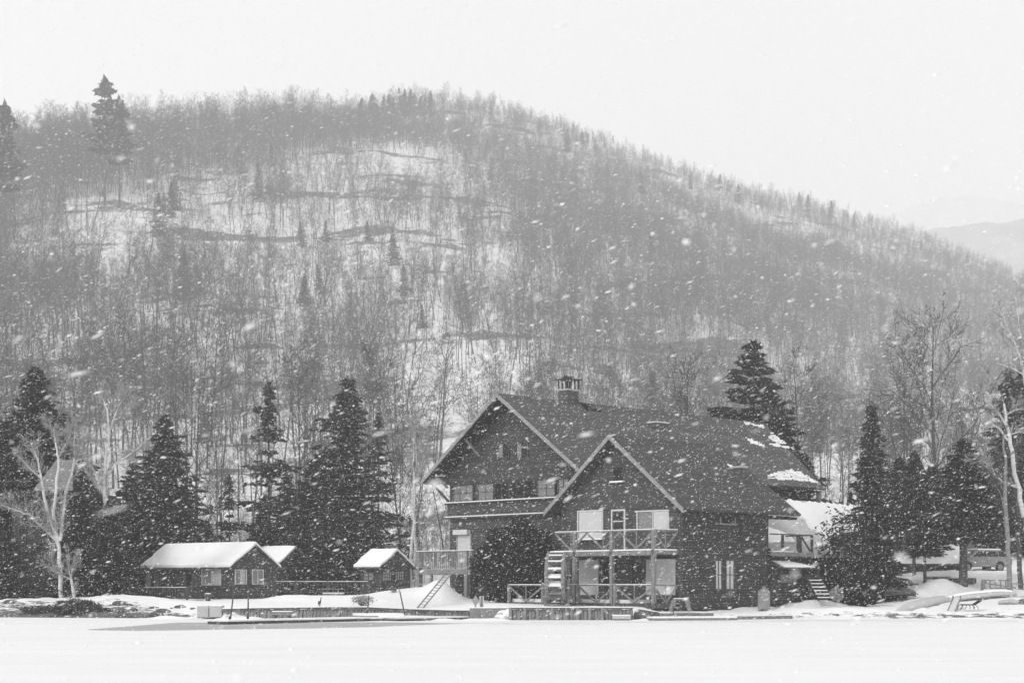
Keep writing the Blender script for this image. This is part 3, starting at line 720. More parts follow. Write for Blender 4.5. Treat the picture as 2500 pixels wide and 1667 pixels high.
# wing windows and doors
def wpx(a, b, c, d, u=0): s0, z1 = L.fp(a, c, u); s1, _ = L.fp(b, c, u); _, z0 = L.fp((a + b) / 2, d, u); _, z1 = L.fp((a + b) / 2, c, u); return s0, s1, z0, z1
window(lodge, L, *wpx(1413, 1471, 1248, 1313), pane='curtain_dim', curtains=((.03, .97, 'blind'),), sill=True)
window(lodge, L, *wpx(1558, 1632, 1248, 1291), pane='glass', mullions=(2, 1), curtains=((.02, .48, 'curtain_dim'), (.52, .98, 'blind')))
window(lodge, L, *wpx(1500, 1524, 1141, 1173), u=-.06, pane='dark', mullions=(1, 1), trim='darkwood', sill=True)
def door(parent, fr, s0, s1, z0, z1, u=0, glass=((.52, .72), (.75, .96)), leaf='darkwood', trim='trim', side=False):
    d = MB(); (d.box(fr, u, u + .05, s0, s1, z0, z1) if side else d.box(fr, s0, s1, u - .05, u, z0, z1)); o = d.build('door', M[leaf], parent)
    f = MB()
    for a, b, c, e in ((s0 - .09, s0, z0, z1 + .09), (s1, s1 + .09, z0, z1 + .09), (s0, s1, z1, z1 + .09)):
        (f.box(fr, u, u + .08, a, b, c, e) if side else f.box(fr, a, b, u - .08, u, c, e))
    f.build('door_frame', M[trim], o)
    for (a, b) in glass:
        q = MB(); za, zb = z0 + (z1 - z0) * a, z0 + (z1 - z0) * b
        (q.box(fr, u + .05, u + .06, s0 + .12, s1 - .12, za, zb) if side else q.box(fr, s0 + .12, s1 - .12, u - .06, u - .05, za, zb)); q.build('pane', M['glass'], o)
        q = MB(); (q.box(fr, u + .05, u + .075, s0 + .06, s1 - .06, za - .06, za) if side else q.box(fr, s0 + .06, s1 - .06, u - .075, u - .05, za - .06, za)); q.build('rail', M[trim], o)
    h = MB(); c = fr.w(s1 - .1, u - .09, z0 + (z1 - z0) * .46) if not side else fr.w(u + .09, s1 - .1, z0 + 1); h.cyl(c, c + Vector((0, 0, .12)), .025); h.build('handle', M['greymetal'], o)
    return o
s0, s1, z0, z1 = wpx(1497, 1525, 1247, 1339); door(lodge, L, s0, s1, 3.72, z1, 0)
s0, s1, z0, z1 = wpx(1541, 1558, 1372, 1470); door(lodge, L, s0, s1, .9, z1, 0, glass=((.45, .95),), trim='darkwood')
window(lodge, L, *wpx(1396, 1463, 1366, 1452), pane='glass', mullions=(1, 1), trim='darkwood', curtains=((.02, .2, 'curtain_dim'), (.27, .99, 'curtain')))
window(lodge, L, *wpx(1576, 1651, 1364, 1452), pane='glass', mullions=(1, 1), trim='darkwood', curtains=((.02, .24, 'curtain'), (.28, .99, 'blind')))
window(lodge, L, *wpx(1475, 1490, 1370, 1440), pane='dark', trim='darkwood')
def gpx(a, b, c, d, s=0): u0, z1 = L.gp(a, c, s); u1, z0 = L.gp(b, d, s); return u0, u1, z0, z1
window(lodge, L, *gpx(1759, 1792, 1254, 1278), u=0, side=True, pane='dark', trim='fascia', tw=.08)
window(lodge, L, *gpx(1746, 1760, 1368, 1437), u=0, side=True, pane='blind', mullions=(2, 2), trim='darkwood')
window(lodge, L, *gpx(1772, 1790, 1368, 1437), u=0, side=True, pane='blind', mullions=(2, 2), trim='darkwood')
u_, z_ = L.gp(1810, 1335, 0); MB().cyl(L.w(.08, u_, z_), L.w(.08, u_, 5.5), .045).build('drainpipe', M['darkwood'], lodge)
# main house walls
mz = lambda s: 12.80 - .715 * abs(s + 14.0)
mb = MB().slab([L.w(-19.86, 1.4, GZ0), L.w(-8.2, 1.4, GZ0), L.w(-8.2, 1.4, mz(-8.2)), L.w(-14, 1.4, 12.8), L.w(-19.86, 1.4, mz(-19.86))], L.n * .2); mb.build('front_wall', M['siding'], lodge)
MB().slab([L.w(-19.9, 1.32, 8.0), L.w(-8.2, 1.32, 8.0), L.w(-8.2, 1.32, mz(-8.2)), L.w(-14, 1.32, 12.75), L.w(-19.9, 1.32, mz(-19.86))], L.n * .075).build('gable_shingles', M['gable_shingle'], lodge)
MB().box(L, -8.4, -8.2, 1.6, 22.6, GZ0, mz(-8.2)).build('side_wall', M['shaded_siding'], lodge)
MB().box(L, -19.86, -19.66, 1.6, 22.6, GZ0, mz(-19.86)).build('side_wall', M['shaded_siding'], lodge)
MB().slab([L.w(-19.86, 22.6, GZ0), L.w(-8.2, 22.6, GZ0), L.w(-8.2, 22.6, mz(-8.2)), L.w(-14, 22.6, 12.8), L.w(-19.86, 22.6, mz(-19.86))], L.n * .2).build('rear_wall', M['shaded_siding'], lodge)
# main roof
Mr = Roof(L.w(-14, 0, 13.0), L.w(-7.1, 0, 8.03), L.w(-14, 5, 13.0)); Ml = Roof(L.w(-14, 0, 13.0), L.w(-20.8, 0, 8.1), L.w(-14, 5, 13.0))
mr = MB().slab([L.w(-14, -.1, 13), L.w(-7.1, -.1, 8.03), L.w(-7.1, 23.1, 8.03), L.w(-14, 25.6, 13)], Mr.N * .16).build('roof', M['roof_main'], lodge)
ml_ = MB().slab([L.w(-14, -.1, 13.005), L.w(-20.8, -.1, 8.1), L.w(-20.8, 23.1, 8.1), L.w(-14, 25.6, 13.005)], Ml.N * .16).build('roof', M['roof_main'], lodge)
mb = MB()
for a, b in (((-14, 13.1), (-7.05, 8.12)), ((-14, 13.1), (-20.85, 8.18))):
    mb.slab([L.w(a[0], -.19, a[1] + .06), L.w(b[0], -.19, b[1] + .06), L.w(b[0], -.19, b[1] - .18), L.w(a[0], -.19, a[1] - .2)], L.n * .06)
mb.build('fascia', M['fascia'], mr)
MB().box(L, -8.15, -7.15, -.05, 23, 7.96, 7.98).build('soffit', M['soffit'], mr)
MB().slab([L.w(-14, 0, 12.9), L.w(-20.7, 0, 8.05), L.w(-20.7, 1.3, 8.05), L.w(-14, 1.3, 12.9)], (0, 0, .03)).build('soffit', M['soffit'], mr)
for pts_, sd in (([(1700, 1079), (1811, 1035), (1832, 1036), (1861, 1041), (1870, 1048), (1858, 1050), (1838, 1044), (1815, 1039)][1:], 5),
                 ([(1806, 1066), (1820, 1070), (1850, 1081), (1868, 1091), (1852, 1092), (1832, 1087), (1815, 1075)], 6),
                 ([(1872, 1051), (1890, 1063), (1912, 1080), (1938, 1101), (1905, 1097), (1880, 1092), (1862, 1086), (1885, 1082), (1868, 1070), (1850, 1064), (1878, 1068)], 7),
                 ([(1858, 1170), (1880, 1159), (1922, 1149), (1945, 1151), (1975, 1166), (2004, 1182), (1960, 1179), (1900, 1175)], 8),
                 ([(1625, 1013), (1640, 1015), (1655, 1018), (1640, 1018)], 9)):
    streak_patch(mr, Mr, pts_, seed=sd)
# great chimney with its iron hood
cu, cz = L.gp(1388, 985, -14); fc = Fr(L.w(-14, cu, 0), 46)
ch = MB().box(fc, -.4, .4, -.5, .5, 12.2, 13.75).build('chimney', M['brick'], mr)
MB().box(fc, -.46, .46, -.56, .56, 13.75, 13.84).build('chimney_cap', M['concrete'], ch)
hd = MB()
for a in (-.38, .38):
    for b in (-.48, -.16, .16, .48): hd.box(fc, a - .035, a + .035, b - .035, b + .035, 13.86, 14.42)
hd.box(fc, -.55, .55, -.68, .68, 14.42, 14.47)
hd.slab([fc.w(-.35, -.35, 14.47), fc.w(.35, -.35, 14.47), fc.w(0, -.35, 14.7)], fc.n * .7)
hd.build('chimney_hood', M['blackmetal'], ch)
pp = [Mr.at(1418, 984, .45), Mr.at(1430, 990, .4), Mr.at(1440, 999, .2), Mr.at(1452, 1001, .15), Mr.at(1463, 1003, .15)]
MB().tube(pp, [.1, .12, .14, .17, .17], 8).build('bent_flashing', M['blackmetal'], mr)
c1 = Mr.at(1608, 1052); f1 = Fr(c1, 46); b1 = MB().box(f1, -.5, .35, -.6, .6, c1.z - .5, c1.z + .5).build('chimney', M['brick'], mr)
MB().box(f1, -.52, .37, -.62, .62, c1.z + .5, c1.z + .56).build('snow_cap', M['roof_snow'], b1)
# main facade windows
ZB, ZT = 6.98, 7.92
def mpx(a, b): return L.fp(a, 1200, 1.4)[0], L.fp(b, 1200, 1.4)[0]
for a, b, pane, cur, mu in ((1112, 1158, 'curtain_dim', ((.02, .98, 'curtain_dim'),), (3, 2)), (1172, 1208, 'curtain_dim', ((.02, .98, 'curtain_dim'),), (2, 2)),
                            (1213, 1246, 'dark', None, (2, 1)), (1249, 1282, 'dark', None, (2, 1)), (1286, 1313, 'dark', None, (1, 1)),
                            (1318, 1358, 'curtain_dim', ((.02, .98, 'curtain_dim'),), (2, 2)), (1368, 1392, 'curtain_dim', ((.02, .98, 'curtain_dim'),), (2, 2))):
    s0, s1 = mpx(a, b); window(lodge, L, s0, s1, ZB, ZT, u=1.3, pane=pane, curtains=cur, mullions=mu, trim='darkwood', tw=.05)
for a, b in ((1217, 1243), (1262, 1289)):
    s0, z1 = L.fp(a, 1083, 1.3); s1, _ = L.fp(b, 1083, 1.3); window(lodge, L, s0, s1, z1 - .85, z1, u=1.3, pane='glass', mullions=(2, 1), trim='darkwood', curtains=((.05, .42, 'curtain_dim'),))
for z in (6.87, 5.99):
    q = MB().box(L, -20.0, -8.9, 1.08, 1.4, z - .09, z).build('ledge', M['siding'], lodge); MB().box(L, -19.98, -8.9, 1.06, 1.39, z, z + .055).build('snow_strip', M['roof_snow'], q)
MB().box(L, -19.88, -8.9, 1.2, 1.4, 6.0, 6.78).build('ledge_panel', M['gable_shingle'], lodge)
# brackets of the big gable
def brace(p, q, w_=.11, m_='fascia'): return MB().beam(p, q, w_, w_).build('bracket', M[m_], lodge)
s_a, z_a = L.fp(1138, 1074, .2); s_b, z_b = L.fp(1170, 1113, 1.25); brace(L.w(s_a, .2, z_a), L.w(s_b, 1.25, z_b))
s_a, z_a = L.fp(1060, 1162, 0); s_b, z_b = L.fp(1092, 1190, 1.2); brace(L.w(s_a, .1, z_a), L.w(s_b, 1.2, z_b)); brace(L.w(s_a, .1, z_a), L.w(s_a + .9, .1, z_a), .08)
s_b, z_b = L.fp(1097, 1224, 1.4); s_a, z_a = L.fp(1064, 1184, 1.4); brace(L.w(s_a, 1.2, z_a), L.w(s_b, 1.35, z_b), .12, 'darkwood'); brace(L.w(s_a, 1.2, z_a), L.w(s_a, 1.2, z_a + .35), .12, 'darkwood')
# upper balcony of the wing
def truss_rail(mb, p, q, zt, zb, n_, post=.1, cross=True):
    """rail from p to q with V braces, n_ bays"""
    p = Vector(p); q = Vector(q); up_ = lambda a, z: Vector((a.x, a.y, z))
    mb.beam(up_(p, zt), up_(q, zt), .09, .07)
    for i in range(n_):
        a = p.lerp(q, i / n_); b = p.lerp(q, (i + 1) / n_); c = a.lerp(b, .5)
        mb.beam(up_(a, zt - .06), up_(c, zb + .02), .07, .09); mb.beam(up_(c, zb + .02), up_(b, zt - .06), .07, .09)
        mb.beam(up_(c, zb), up_(c, zt - .03), .06, .06)
BU = -1.85
bal = MB().box(L, -7.5, -.1, BU, -.01, 3.42, 3.62).build('balcony', M['deckwood'], lodge)
MB().box(L, -7.5, -.1, BU - .04, -.1, 3.62, 3.69).build('snow_strip', M['roof_snow'], bal)
MB().box(L, -7.55, -.05, BU - .1, BU - .0, 3.36, 3.615).build('beam', M['deckwood'], bal)
mb = MB(); truss_rail(mb, L.w(-7.45, BU, 0), L.w(-.23, BU, 0), 4.68, 3.7, 3); mb.beam(L.w(-7.45, BU, 4.68), L.w(-8.7, -.1, 4.68), .07, .06); mb.beam(L.w(-7.45, BU, 3.55), L.w(-8.7, -.1, 3.55), .1, .12); truss_rail(mb, L.w(-.23, BU, 0), L.w(-.1, -.1, 0), 4.68, 3.7, 1); mb.build('railing', M['deckwood'], bal)
mb = MB(); mb.beam(L.w(-7.45, BU - .01, 4.735), L.w(-.2, BU - .01, 4.735), .07, .035); mb.beam(L.w(-.23, BU, 4.735), L.w(-.1, -.1, 4.735), .07, .035); mb.build('snow_strip', M['roof_snow'], bal)
for px0 in (1404, 1494, 1596):
    s_, _ = L.fp(px0, 1400, BU); MB().box(L, s_ - .1, s_ + .1, BU - .1, BU + .1, .7, 4.72).build('post', M['deckwood'], bal)
# terrace in front of the ground floor
ter = MB().box(L, -11.3, -.1, BU - .1, -.01, .55, .82).build('terrace', M['darkwood'], lodge)
MB().box(L, -11.2, -2, BU + .25, -.1, .82, 1.0).build('snow_patch', M['roof_snow'], ter)
mb = MB(); truss_rail(mb, L.w(-11.15, BU, 0), L.w(-.23, BU, 0), 1.78, .84, 4); truss_rail(mb, L.w(-.23, BU, 0), L.w(-.1, -.1, 0), 1.78, .84, 1); mb.build('railing', M['deckwood'], ter)
MB().beam(L.w(-11.15, BU - .01, 1.83), L.w(-.23, BU - .01, 1.83), .08, .03).build('snow_strip', M['roof_snow'], ter)
for i in range(4):
    s_ = -11.15 + 10.92 * i / 4; MB().cyl(L.w(s_, BU, .7), L.w(s_, BU, 1.87), .12, .11, 8).build('post', M['deckwood'], ter)
# raised deck on the left
DU = -2.0
dk = MB().box(L, -19.1, -11.6, DU, 1.2, 2.60, 2.68).build('raised_deck', M['deckwood'], lodge)
MB().box(L, -19.15, -11.6, DU - .06, DU, 2.42, 2.70).build('beam', M['deckwood'], dk); MB().box(L, -19.16, -19.1, DU, 1.2, 2.42, 2.70).build('beam', M['deckwood'], dk)
MB().box(L, -19.1, -11.6, DU + .15, 1.1, 2.68, 2.76).build('snow_patch', M['roof_snow'], dk)
mb = MB(); mb.beam(L.w(-19.1, DU, 3.80), L.w(-14, DU, 3.80), .1, .05); mb.beam(L.w(-19.1, DU, 2.85), L.w(-14, DU, 2.85), .06, .06); mb.beam(L.w(-19.1, DU, 3.8), L.w(-19.1, 1.2, 3.8), .1, .05)
for s_ in np.arange(-19.05, -14, .14): mb.box(L, s_, s_ + .045, DU - .02, DU + .02, 2.85, 3.78)
for u_ in np.arange(DU, 1.2, .16): mb.box(L, -19.12, -19.08, u_, u_ + .045, 2.75, 3.78)
mb.build('railing', M['deckwood'], dk); MB().beam(L.w(-19.1, DU, 3.84), L.w(-14, DU, 3.84), .1, .03).build('snow_strip', M['roof_snow'], dk)
for px0, zt, r0, uu in ((1023, 3.78, .16, DU + .02), (1053, 2.6, .08, .9), (1140, 3.85, .13, DU + .02)):
    s_, _ = L.fp(px0, 1400, uu); MB().box(L, s_ - r0, s_ + r0, uu - r0, uu + r0, .3, 2.6).build('post', M['deckwood'], dk)
    if zt > 3: MB().box(L, s_ - .07, s_ + .07, uu - .07, uu + .07, 2.6, zt).build('post', M['deckwood'], dk)
s0, _ = L.fp(1119, 1320, 1.4); s1, _ = L.fp(1150, 1320, 1.4); door(lodge, L, s0, s1, 2.72, 4.85, 1.4, glass=(), leaf='blind', trim='fascia')
s0, _ = L.fp(1114, 1320, 1.4); MB().box(L, s0, s0 + 1.3, 1.1, 1.4, 4.9, 5.2).build('awning', M['trim'], lodge)
s0, _ = L.fp(1168, 1420, 1.4); s1, _ = L.fp(1192, 1420, 1.4); door(lodge, L, s0, s1, .6, 2.4, 1.4, glass=(), leaf='deckwood', trim='darkwood')
# lower rear annex, its rear balcony and the stair
MB().box(L, -3.0, .15, 7.72, 11.0, GZ0, 2.72).build('annex_wall', M['shaded_siding'], lodge)
cr_ = MB().slab([L.w(-.4, 7.75, 3.15), L.w(.95, 7.75, 2.70), L.w(.95, 10.9, 2.70), L.w(-.4, 10.9, 3.15)], (0, 0, .07)).build('canopy', M['darkwood'], lodge)
MB().slab([L.w(-.1, 8.2, 3.13), L.w(.93, 7.95, 2.79), L.w(.93, 10.85, 2.79), L.w(-.1, 9.6, 3.13)], (0, 0, .06)).build('snow_patch', M['roof_snow'], cr_)
window(lodge, L, *gpx(1903, 1943, 1401, 1422, .15), u=.15, side=True, pane='curtain_dim', mullions=(1, 1), trim='darkwood')
rb = MB().box(L, -3.2, .2, 7.71, 11.6, 3.50, 3.62).build('rear_balcony', M['darkwood'], lodge)
MB().box(L, .2, .28, 7.6, 11.65, 3.42, 3.66).build('beam', M['deckwood'], rb)
MB().box(L, -.6, .25, 7.8, 9.7, 3.662, 3.72).build('snow_patch', M['roof_snow'], rb)
mb = MB(); mb.beam(L.w(.2, 7.6, 4.66), L.w(.2, 11.6, 4.66), .08, .07); mb.beam(L.w(.2, 11.6, 4.66), L.w(-3, 11.6, 4.66), .08, .07); mb.build('railing', M['darkwood'], rb)
for u_ in (8.75, 10.2, 10.45, 11.55): MB().box(L, .14, .26, u_ - .06, u_ + .06, 3.6, 4.64).build('post', M['darkwood'], rb)
MB().beam(L.w(.2, 10.5, 4.6), L.w(.2, 11.5, 3.65), .07, .09).build('brace', M['darkwood'], rb)
for u_ in (9.8, 11.5): MB().box(L, .05, .17, u_ - .06, u_ + .06, .6, 3.5).build('post', M['darkwood'], rb)
# metal porch roof behind, half slid clear of snow
Pr = Roof(L.w(-4.5, 9, 6.95), L.w(0, 9, 2.95), L.w(-4.5, 20, 6.95))
rows = []
us = np.arange(9.2, 18.6, .15)
for s_ in (-4.5, -3, -1.5, -.45):
    rows.append([tuple(L.w(s_, float(u_), 6.95 - .889 * (s_ + 4.5) + (.10 if i % 2 else 0))) for i, u_ in enumerate(us)])
pr_ = MB().grid(rows).build('porch_roof', M['metalroof'], lodge)
MB().slab([L.w(-4.5, 9.2, 6.96), L.w(-8.1, 9.2, 5.9), L.w(-8.1, 18.5, 5.9), L.w(-4.5, 18.5, 6.96)], (0, 0, .06)).build('porch_roof', M['roof_snow'], lodge)
MB().box(L, -8.2, 1.3, 18.2, 18.4, .6, 2.5).build('rear_wall', M['shaded_siding'], lodge)
MB().box(L, -.95, -.8, 11.7, 18.4, .6, 3.6).build('side_wall', M['shaded_siding'], lodge)
roof_patch(pr_, Pr, [(1918, 1225), (2108, 1241), (2130, 1275), (2100, 1318), (2060, 1326), (2010, 1322), (1990, 1302), (1972, 1287), (1955, 1268), (1938, 1246)], th=.16, off=.05, seed=11, amp=.08)
roof_patch(pr_, Pr, [(1869, 1288), (1885, 1295), (1905, 1301), (1925, 1310), (1938, 1326), (1869, 1328)], th=.1, off=.05, seed=12, amp=.06)
u_, z_ = L.gp(2000, 1228, -7.3); MB().box(L, -7.42, -7.2, u_ - .12, u_ + .12, 5.9, 7.95).build('post', M['fascia'], lodge)
# back stair
A_ = P(2016, 1464, 91.5); B_ = P(1972, 1385, 94.5); wv = Vector((.95, -.35, 0)).normalized() * .38
stt = MB().beam(A_ - wv, B_ - wv, .05, .16).beam(A_ + wv, B_ + wv, .05, .16).build('stair', M['shaded_siding'], lodge)
for i in range(9):
    c = A_.lerp(B_, (i + .5) / 9.5); MB().beam(c - wv, c + wv, .26, .05).build('tread', M['darkwood'], stt)
    if i < 6: MB().beam(c - wv + Vector((0, 0, .055)), c + wv + Vector((0, 0, .055)), .22 if i < 4 else .06, .05).build('snow_strip', M['roof_snow'], stt)

# tank beside the annex
q = P(1865, 1475, 89); tk = MB().cyl((q.x, q.y, .5), (q.x, q.y, 1.45), .34, .34, 20).cyl((q.x, q.y, 1.45), (q.x, q.y, 1.6), .34, .15, 20).build('propane_tank', M['greymetal'], None, smooth=False)
tag(tk, 'upright grey gas tank against the dark side wall of the lodge', 'gas tank')
tv = MB().cyl((q.x, q.y, 1.6), (q.x, q.y, 1.72), .1, .1, 10).build('valve_guard', M['greymetal'], tk)

# ladder
lad = empty('ladder', (-4.9, 85.5, 0), 'long wooden ladder leaning from the dock up to the raised deck', 'ladder')
a0, a1 = P(1009, 1495, 86.3), P(1090, 1397, 95.0); b0, b1 = P(1021, 1498, 85.6), P(1104, 1397, 94.6)
MB().beam(a0, a1, .05, .07).build('rail', M['fascia'], lad); MB().beam(b0, b1, .05, .07).build('rail', M['fascia'], lad)
for i in range(1, 15): MB().cyl(a0.lerp(a1, i / 15), b0.lerp(b1, i / 15), .02).build('rung', M['fascia'], lad)

# white bench on the raised deck
fb = Fr(L.w(-16.5, -1.2, 0), 46); be = empty('deck_bench', fb.w(0, 0, 2.76), 'white slatted bench behind the railing of the raised deck', 'bench')
MB().box(fb, 0, 1.4, .1, .5, 3.13, 3.18).build('seat', M['trim'], be)
mb = MB()
for z in (3.3, 3.55): mb.box(fb, 0, 1.4, .5, .55, z, z + .1)
for s_ in (0, .68, 1.34): mb.box(fb, s_, s_ + .06, .5, .56, 3.1, 3.7)
mb.build('backrest', M['trim'], be)
for s_, u_ in ((0, .1), (1.34, .1), (0, .46), (1.34, .46)): MB().box(fb, s_, s_ + .06, u_, u_ + .06, 2.76, 3.13).build('leg', M['trim'], be)

# paddle wheel, seen edge-on
wc = P(1361, 1408, 88.2); wf = Fr(wc, 9); Rw = 1.36
ww = empty('water_wheel', (wc.x, wc.y, .75), 'weathered wooden paddle wheel seen edge-on in front of the terrace', 'water wheel')
for s_ in (-.44, .44):
    mb = MB(); K = 28
    for i in range(K):
        a, b = 2 * math.pi * i / K, 2 * math.pi * (i + 1) / K
        p = lambda an, r, s2: wf.w(s2, math.sin(an) * r, wc.z + math.cos(an) * r)
        mb.hexa([p(a, Rw - .24, s_ - .09), p(a, Rw, s_ - .09), p(b, Rw, s_ - .09), p(b, Rw - .24, s_ - .09), p(a, Rw - .24, s_ + .09), p(a, Rw, s_ + .09), p(b, Rw, s_ + .09), p(b, Rw - .24, s_ + .09)])
    for i in range(4):
        a = math.pi * i / 4; mb.beam(wf.w(s_, math.sin(a) * (Rw - .1), wc.z + math.cos(a) * (Rw - .1)), wf.w(s_, -math.sin(a) * (Rw - .1), wc.z - math.cos(a) * (Rw - .1)), .05, .12)
    mb.build('rim', M['deckwood'], ww)
for i in range(18):
    a = 2 * math.pi * (i + .3) / 18; p = lambda r, s2, da=0: wf.w(s2, math.sin(a + da) * r, wc.z + math.cos(a + da) * r)
    pd = MB().slab([p(Rw - .02, -.39), p(Rw - .02, .39), p(Rw - .34, .39, .12), p(Rw - .34, -.39, .12)], Vector((0, 0, .03))).build('paddle', M['deckwood'], ww)
    if math.cos(a) > -.55 and math.sin(a) < -.1: MB().slab([p(Rw - .04, -.36) + Vector((0, 0, .04)), p(Rw - .04, .36) + Vector((0, 0, .04)), p(Rw - .30, .36, .12) + Vector((0, 0, .04)), p(Rw - .30, -.36, .12) + Vector((0, 0, .04))], (0, 0, .07)).build('snow_strip', M['roof_snow'], pd)
MB().cyl(wf.w(-.75, 0, wc.z), wf.w(.75, 0, wc.z), .09, .09, 10).build('axle', M['blackmetal'], ww)
for s_ in (-.62, .62): MB().beam(wf.w(s_, -.5, .4), wf.w(s_, 0, wc.z + .05), .1, .14).beam(wf.w(s_, .5, .4), wf.w(s_, 0, wc.z + .05), .1, .14).build('stand', M['deckwood'], ww)
MB().box(wf, -.55, .75, -.6, .5, .3, .72).build('base_block', M['deckwood'], ww)

# ------------------------------------------------------------------ small cabins on the left
def cabin(label, px, py, Y, phi, W, D, he, hr, name='cabin', over=.35, wins=(), gwins=(), doors=(), siding='cabin_siding', snow=.2, chim=None, right_over=.3):
    O = P(px, py, Y); f = Fr(O, phi); zg = gz(O.x, O.y); base = min(zg, O.z) - .3; ze, zr = O.z + he, O.z + hr
    r = empty(name, (O.x, O.y, base + .2), label, 'cabin')
    MB().box(f, -W, 0, 0, .15, base, ze).build('front_wall', M[siding], r)
    gp_ = [f.w(0, 0.002, base), f.w(0, D, base), f.w(0, D, ze), f.w(0, D / 2, zr - .08), f.w(0, 0.002, ze)]
    MB().slab(gp_, f.t * .12).build('gable_wall', M['cabin_gable'], r)
    MB().slab([p - f.t * W for p in gp_], f.t * .12).build('gable_wall', M['cabin_gable'], r)
    MB().box(f, -W, 0, D - .15, D, base, ze).build('rear_wall', M[siding], r)
    k = (zr - ze) / (D / 2); Ro = right_over
    for sg in (0, 1):
        uu = lambda u: u if sg == 0 else D - u
        e0, e1 = -over, D / 2
        pts_ = [f.w(-W - .35, uu(e0), ze - k * over), f.w(Ro, uu(e0), ze - k * over), f.w(Ro, uu(e1), zr), f.w(-W - .35, uu(e1), zr)]
        ro = MB().slab(pts_, (0, 0, .1)).build('roof', M['darkwood'], r)
        up_ = Vector((0, 0, .104)); rr_ = np.random.default_rng(int(px) + sg)
        top = rough_poly([p + up_ for p in pts_], rr_, .03, .35)
        MB().slab(top, (0, 0, snow)).build('snow_layer', M['roof_snow'], ro, bevel=.05)
    for (a, b, c, d, kw) in wins:
        s0, z1 = f.fp(a, c, 0); s1, z0 = f.fp(b, d, 0); window(r, f, s0, s1, z0, z1, **kw)
    for (a, b, c, d, kw) in gwins:
        u0, z1 = f.gp(a, c, .12); u1, z0 = f.gp(b, d, .12); window(r, f, u0, u1, z0, z1, u=.12, side=True, **kw)
    for (a, b, c, d) in doors:
        s0, z1 = f.fp(a, c, 0); s1, z0 = f.fp(b, d, 0); door(r, f, s0, s1, z0, z1, 0, glass=((.5, .92),), trim='darkwood')
    if chim:
        cpx, ctop, w_ = chim; s_, _ = f.fp(cpx, 1330, D / 2 + .2); _, zt = f.fp(cpx, ctop, D / 2 + .2)
        c = MB().box(f, s_ - w_, s_ + w_, D / 2 + .2, D / 2 + .2 + w_ * 1.4, zr - .6, zt - .12).build('chimney', M['brick'], r)
        mb = MB(); mb.box(f, s_ - w_ - .05, s_ + w_ + .05, D / 2 + .15, D / 2 + .25 + w_ * 1.4, zt - .04, zt)
        for a in (-w_, w_ - .06): mb.box(f, s_ + a, s_ + a + .06, D / 2 + .22, D / 2 + .28, zt - .12, zt - .04)
        mb.build('chimney_hood', M['trim'], c)
    return r, f
CW = dict(pane='glass', trim='trim', tw=.05)
ca, fa = cabin('dark cabin with a long snowy roof and a wide pale window, behind the low deck', 565, 1464, 104, 40, 8.6, 3.6, 2.2, 3.45,
    wins=[(495, 539, 1391, 1426, dict(pane='glass', tw=.05, mullions=(2, 1), curtains=((.5, .98, 'curtain'), (.02, .45, 'curtain_dim')))), (357, 370, 1396, 1434, dict(pane='curtain', trim='darkwood')), (377, 390, 1396, 1434, dict(pane='curtain_dim', trim='darkwood'))],
    gwins=[(574, 600, 1391, 1424, dict(pane='curtain_dim', tw=.04, mullions=(2, 1), curtains=((.1, .45, 'curtain_dim'), (.55, .9, 'curtain')))), (616, 641, 1391, 1424, dict(pane='curtain_dim', tw=.04, mullions=(2, 1), curtains=((.55, .9, 'curtain_dim'),)))],
    doors=[(452, 472, 1395, 1462)], chim=(570, 1323, .45))
cabin('dark cabin half hidden behind the long one, only a wedge of its snowy roof showing', 672, 1452, 113, 40, 5, 3.3, 2.0, 3.15)
cc, fc_ = cabin('small dark cabin with two small paned gable windows, just left of the raised deck', 928, 1444, 110, 36, 1.75, 3.0, 1.75, 2.65,
    wins=[(889, 912, 1398, 1415, dict(pane='curtain_dim', trim='darkwood', mullions=(2, 2)))],
    gwins=[(934, 954, 1395, 1416, dict(pane='curtain', trim='darkwood', mullions=(4, 3), tw=.04)), (965, 984, 1395, 1415, dict(pane='curtain', trim='darkwood', mullions=(4, 3), tw=.04))], chim=(950, 1324, .4))
cd, fd = cabin('low dark cabin with a broad snowy roof under the evergreens, left of the car', 2338, 1418, 112, 8, 6.2, 4.6, 1.25, 2.45, siding='shaded_siding', name='cabin', snow=.28)

# lake house at the far left with a frosted shingle roof
HO = P(30, 1470, 101); fh = Fr(HO, 8)
hs = empty('lake_house', (HO.x, HO.y, .8), 'tall dark house behind the pale birches at the far left, its light shingle roof showing', 'house')
s1, _ = fh.fp(176, 1400, 0); _, zt = fh.fp(40, 1197, 0)
MB().box(fh, 0, s1, 0, .2, .5, zt).build('front_wall', M['shaded_siding'], hs); MB().box(fh, 0, .2, .2, 7, .5, zt).build('side_wall', M['shaded_siding'], hs); MB().box(fh, s1 - .2, s1, .2, 7, .5, zt).build('side_wall', M['shaded_siding'], hs)
sr, zr_ = fh.fp(137, 1128, 1.6); sl, zl = fh.fp(82, 1198, -.3); s2, _ = fh.fp(178, 1198, -.3)
rf = MB().slab([fh.w(sl, -.3, zl), fh.w(s2, -.3, zl), fh.w(s2 - .8, 1.6, zr_), fh.w(sr, 1.6, zr_)], (0, .02, .12)).build('roof', M['roof_light'], hs)
MB().slab([fh.w(sr, 1.62, zr_), fh.w(s2 - .8, 1.62, zr_), fh.w(s2, 4.2, zl), fh.w(sl, 4.2, zl)], (0, 0, .12)).build('roof', M['roof_light'], hs)
MB().box(fh, -.3, s1 + .3, -.25, 7.2, zl - .35, zl - .1).build('eave', M['shaded_siding'], hs)
stl = MB().box(fh, 1.3, 2.2, -2.2, -.01, .3, .5).build('steps', M['darkwood'], hs)
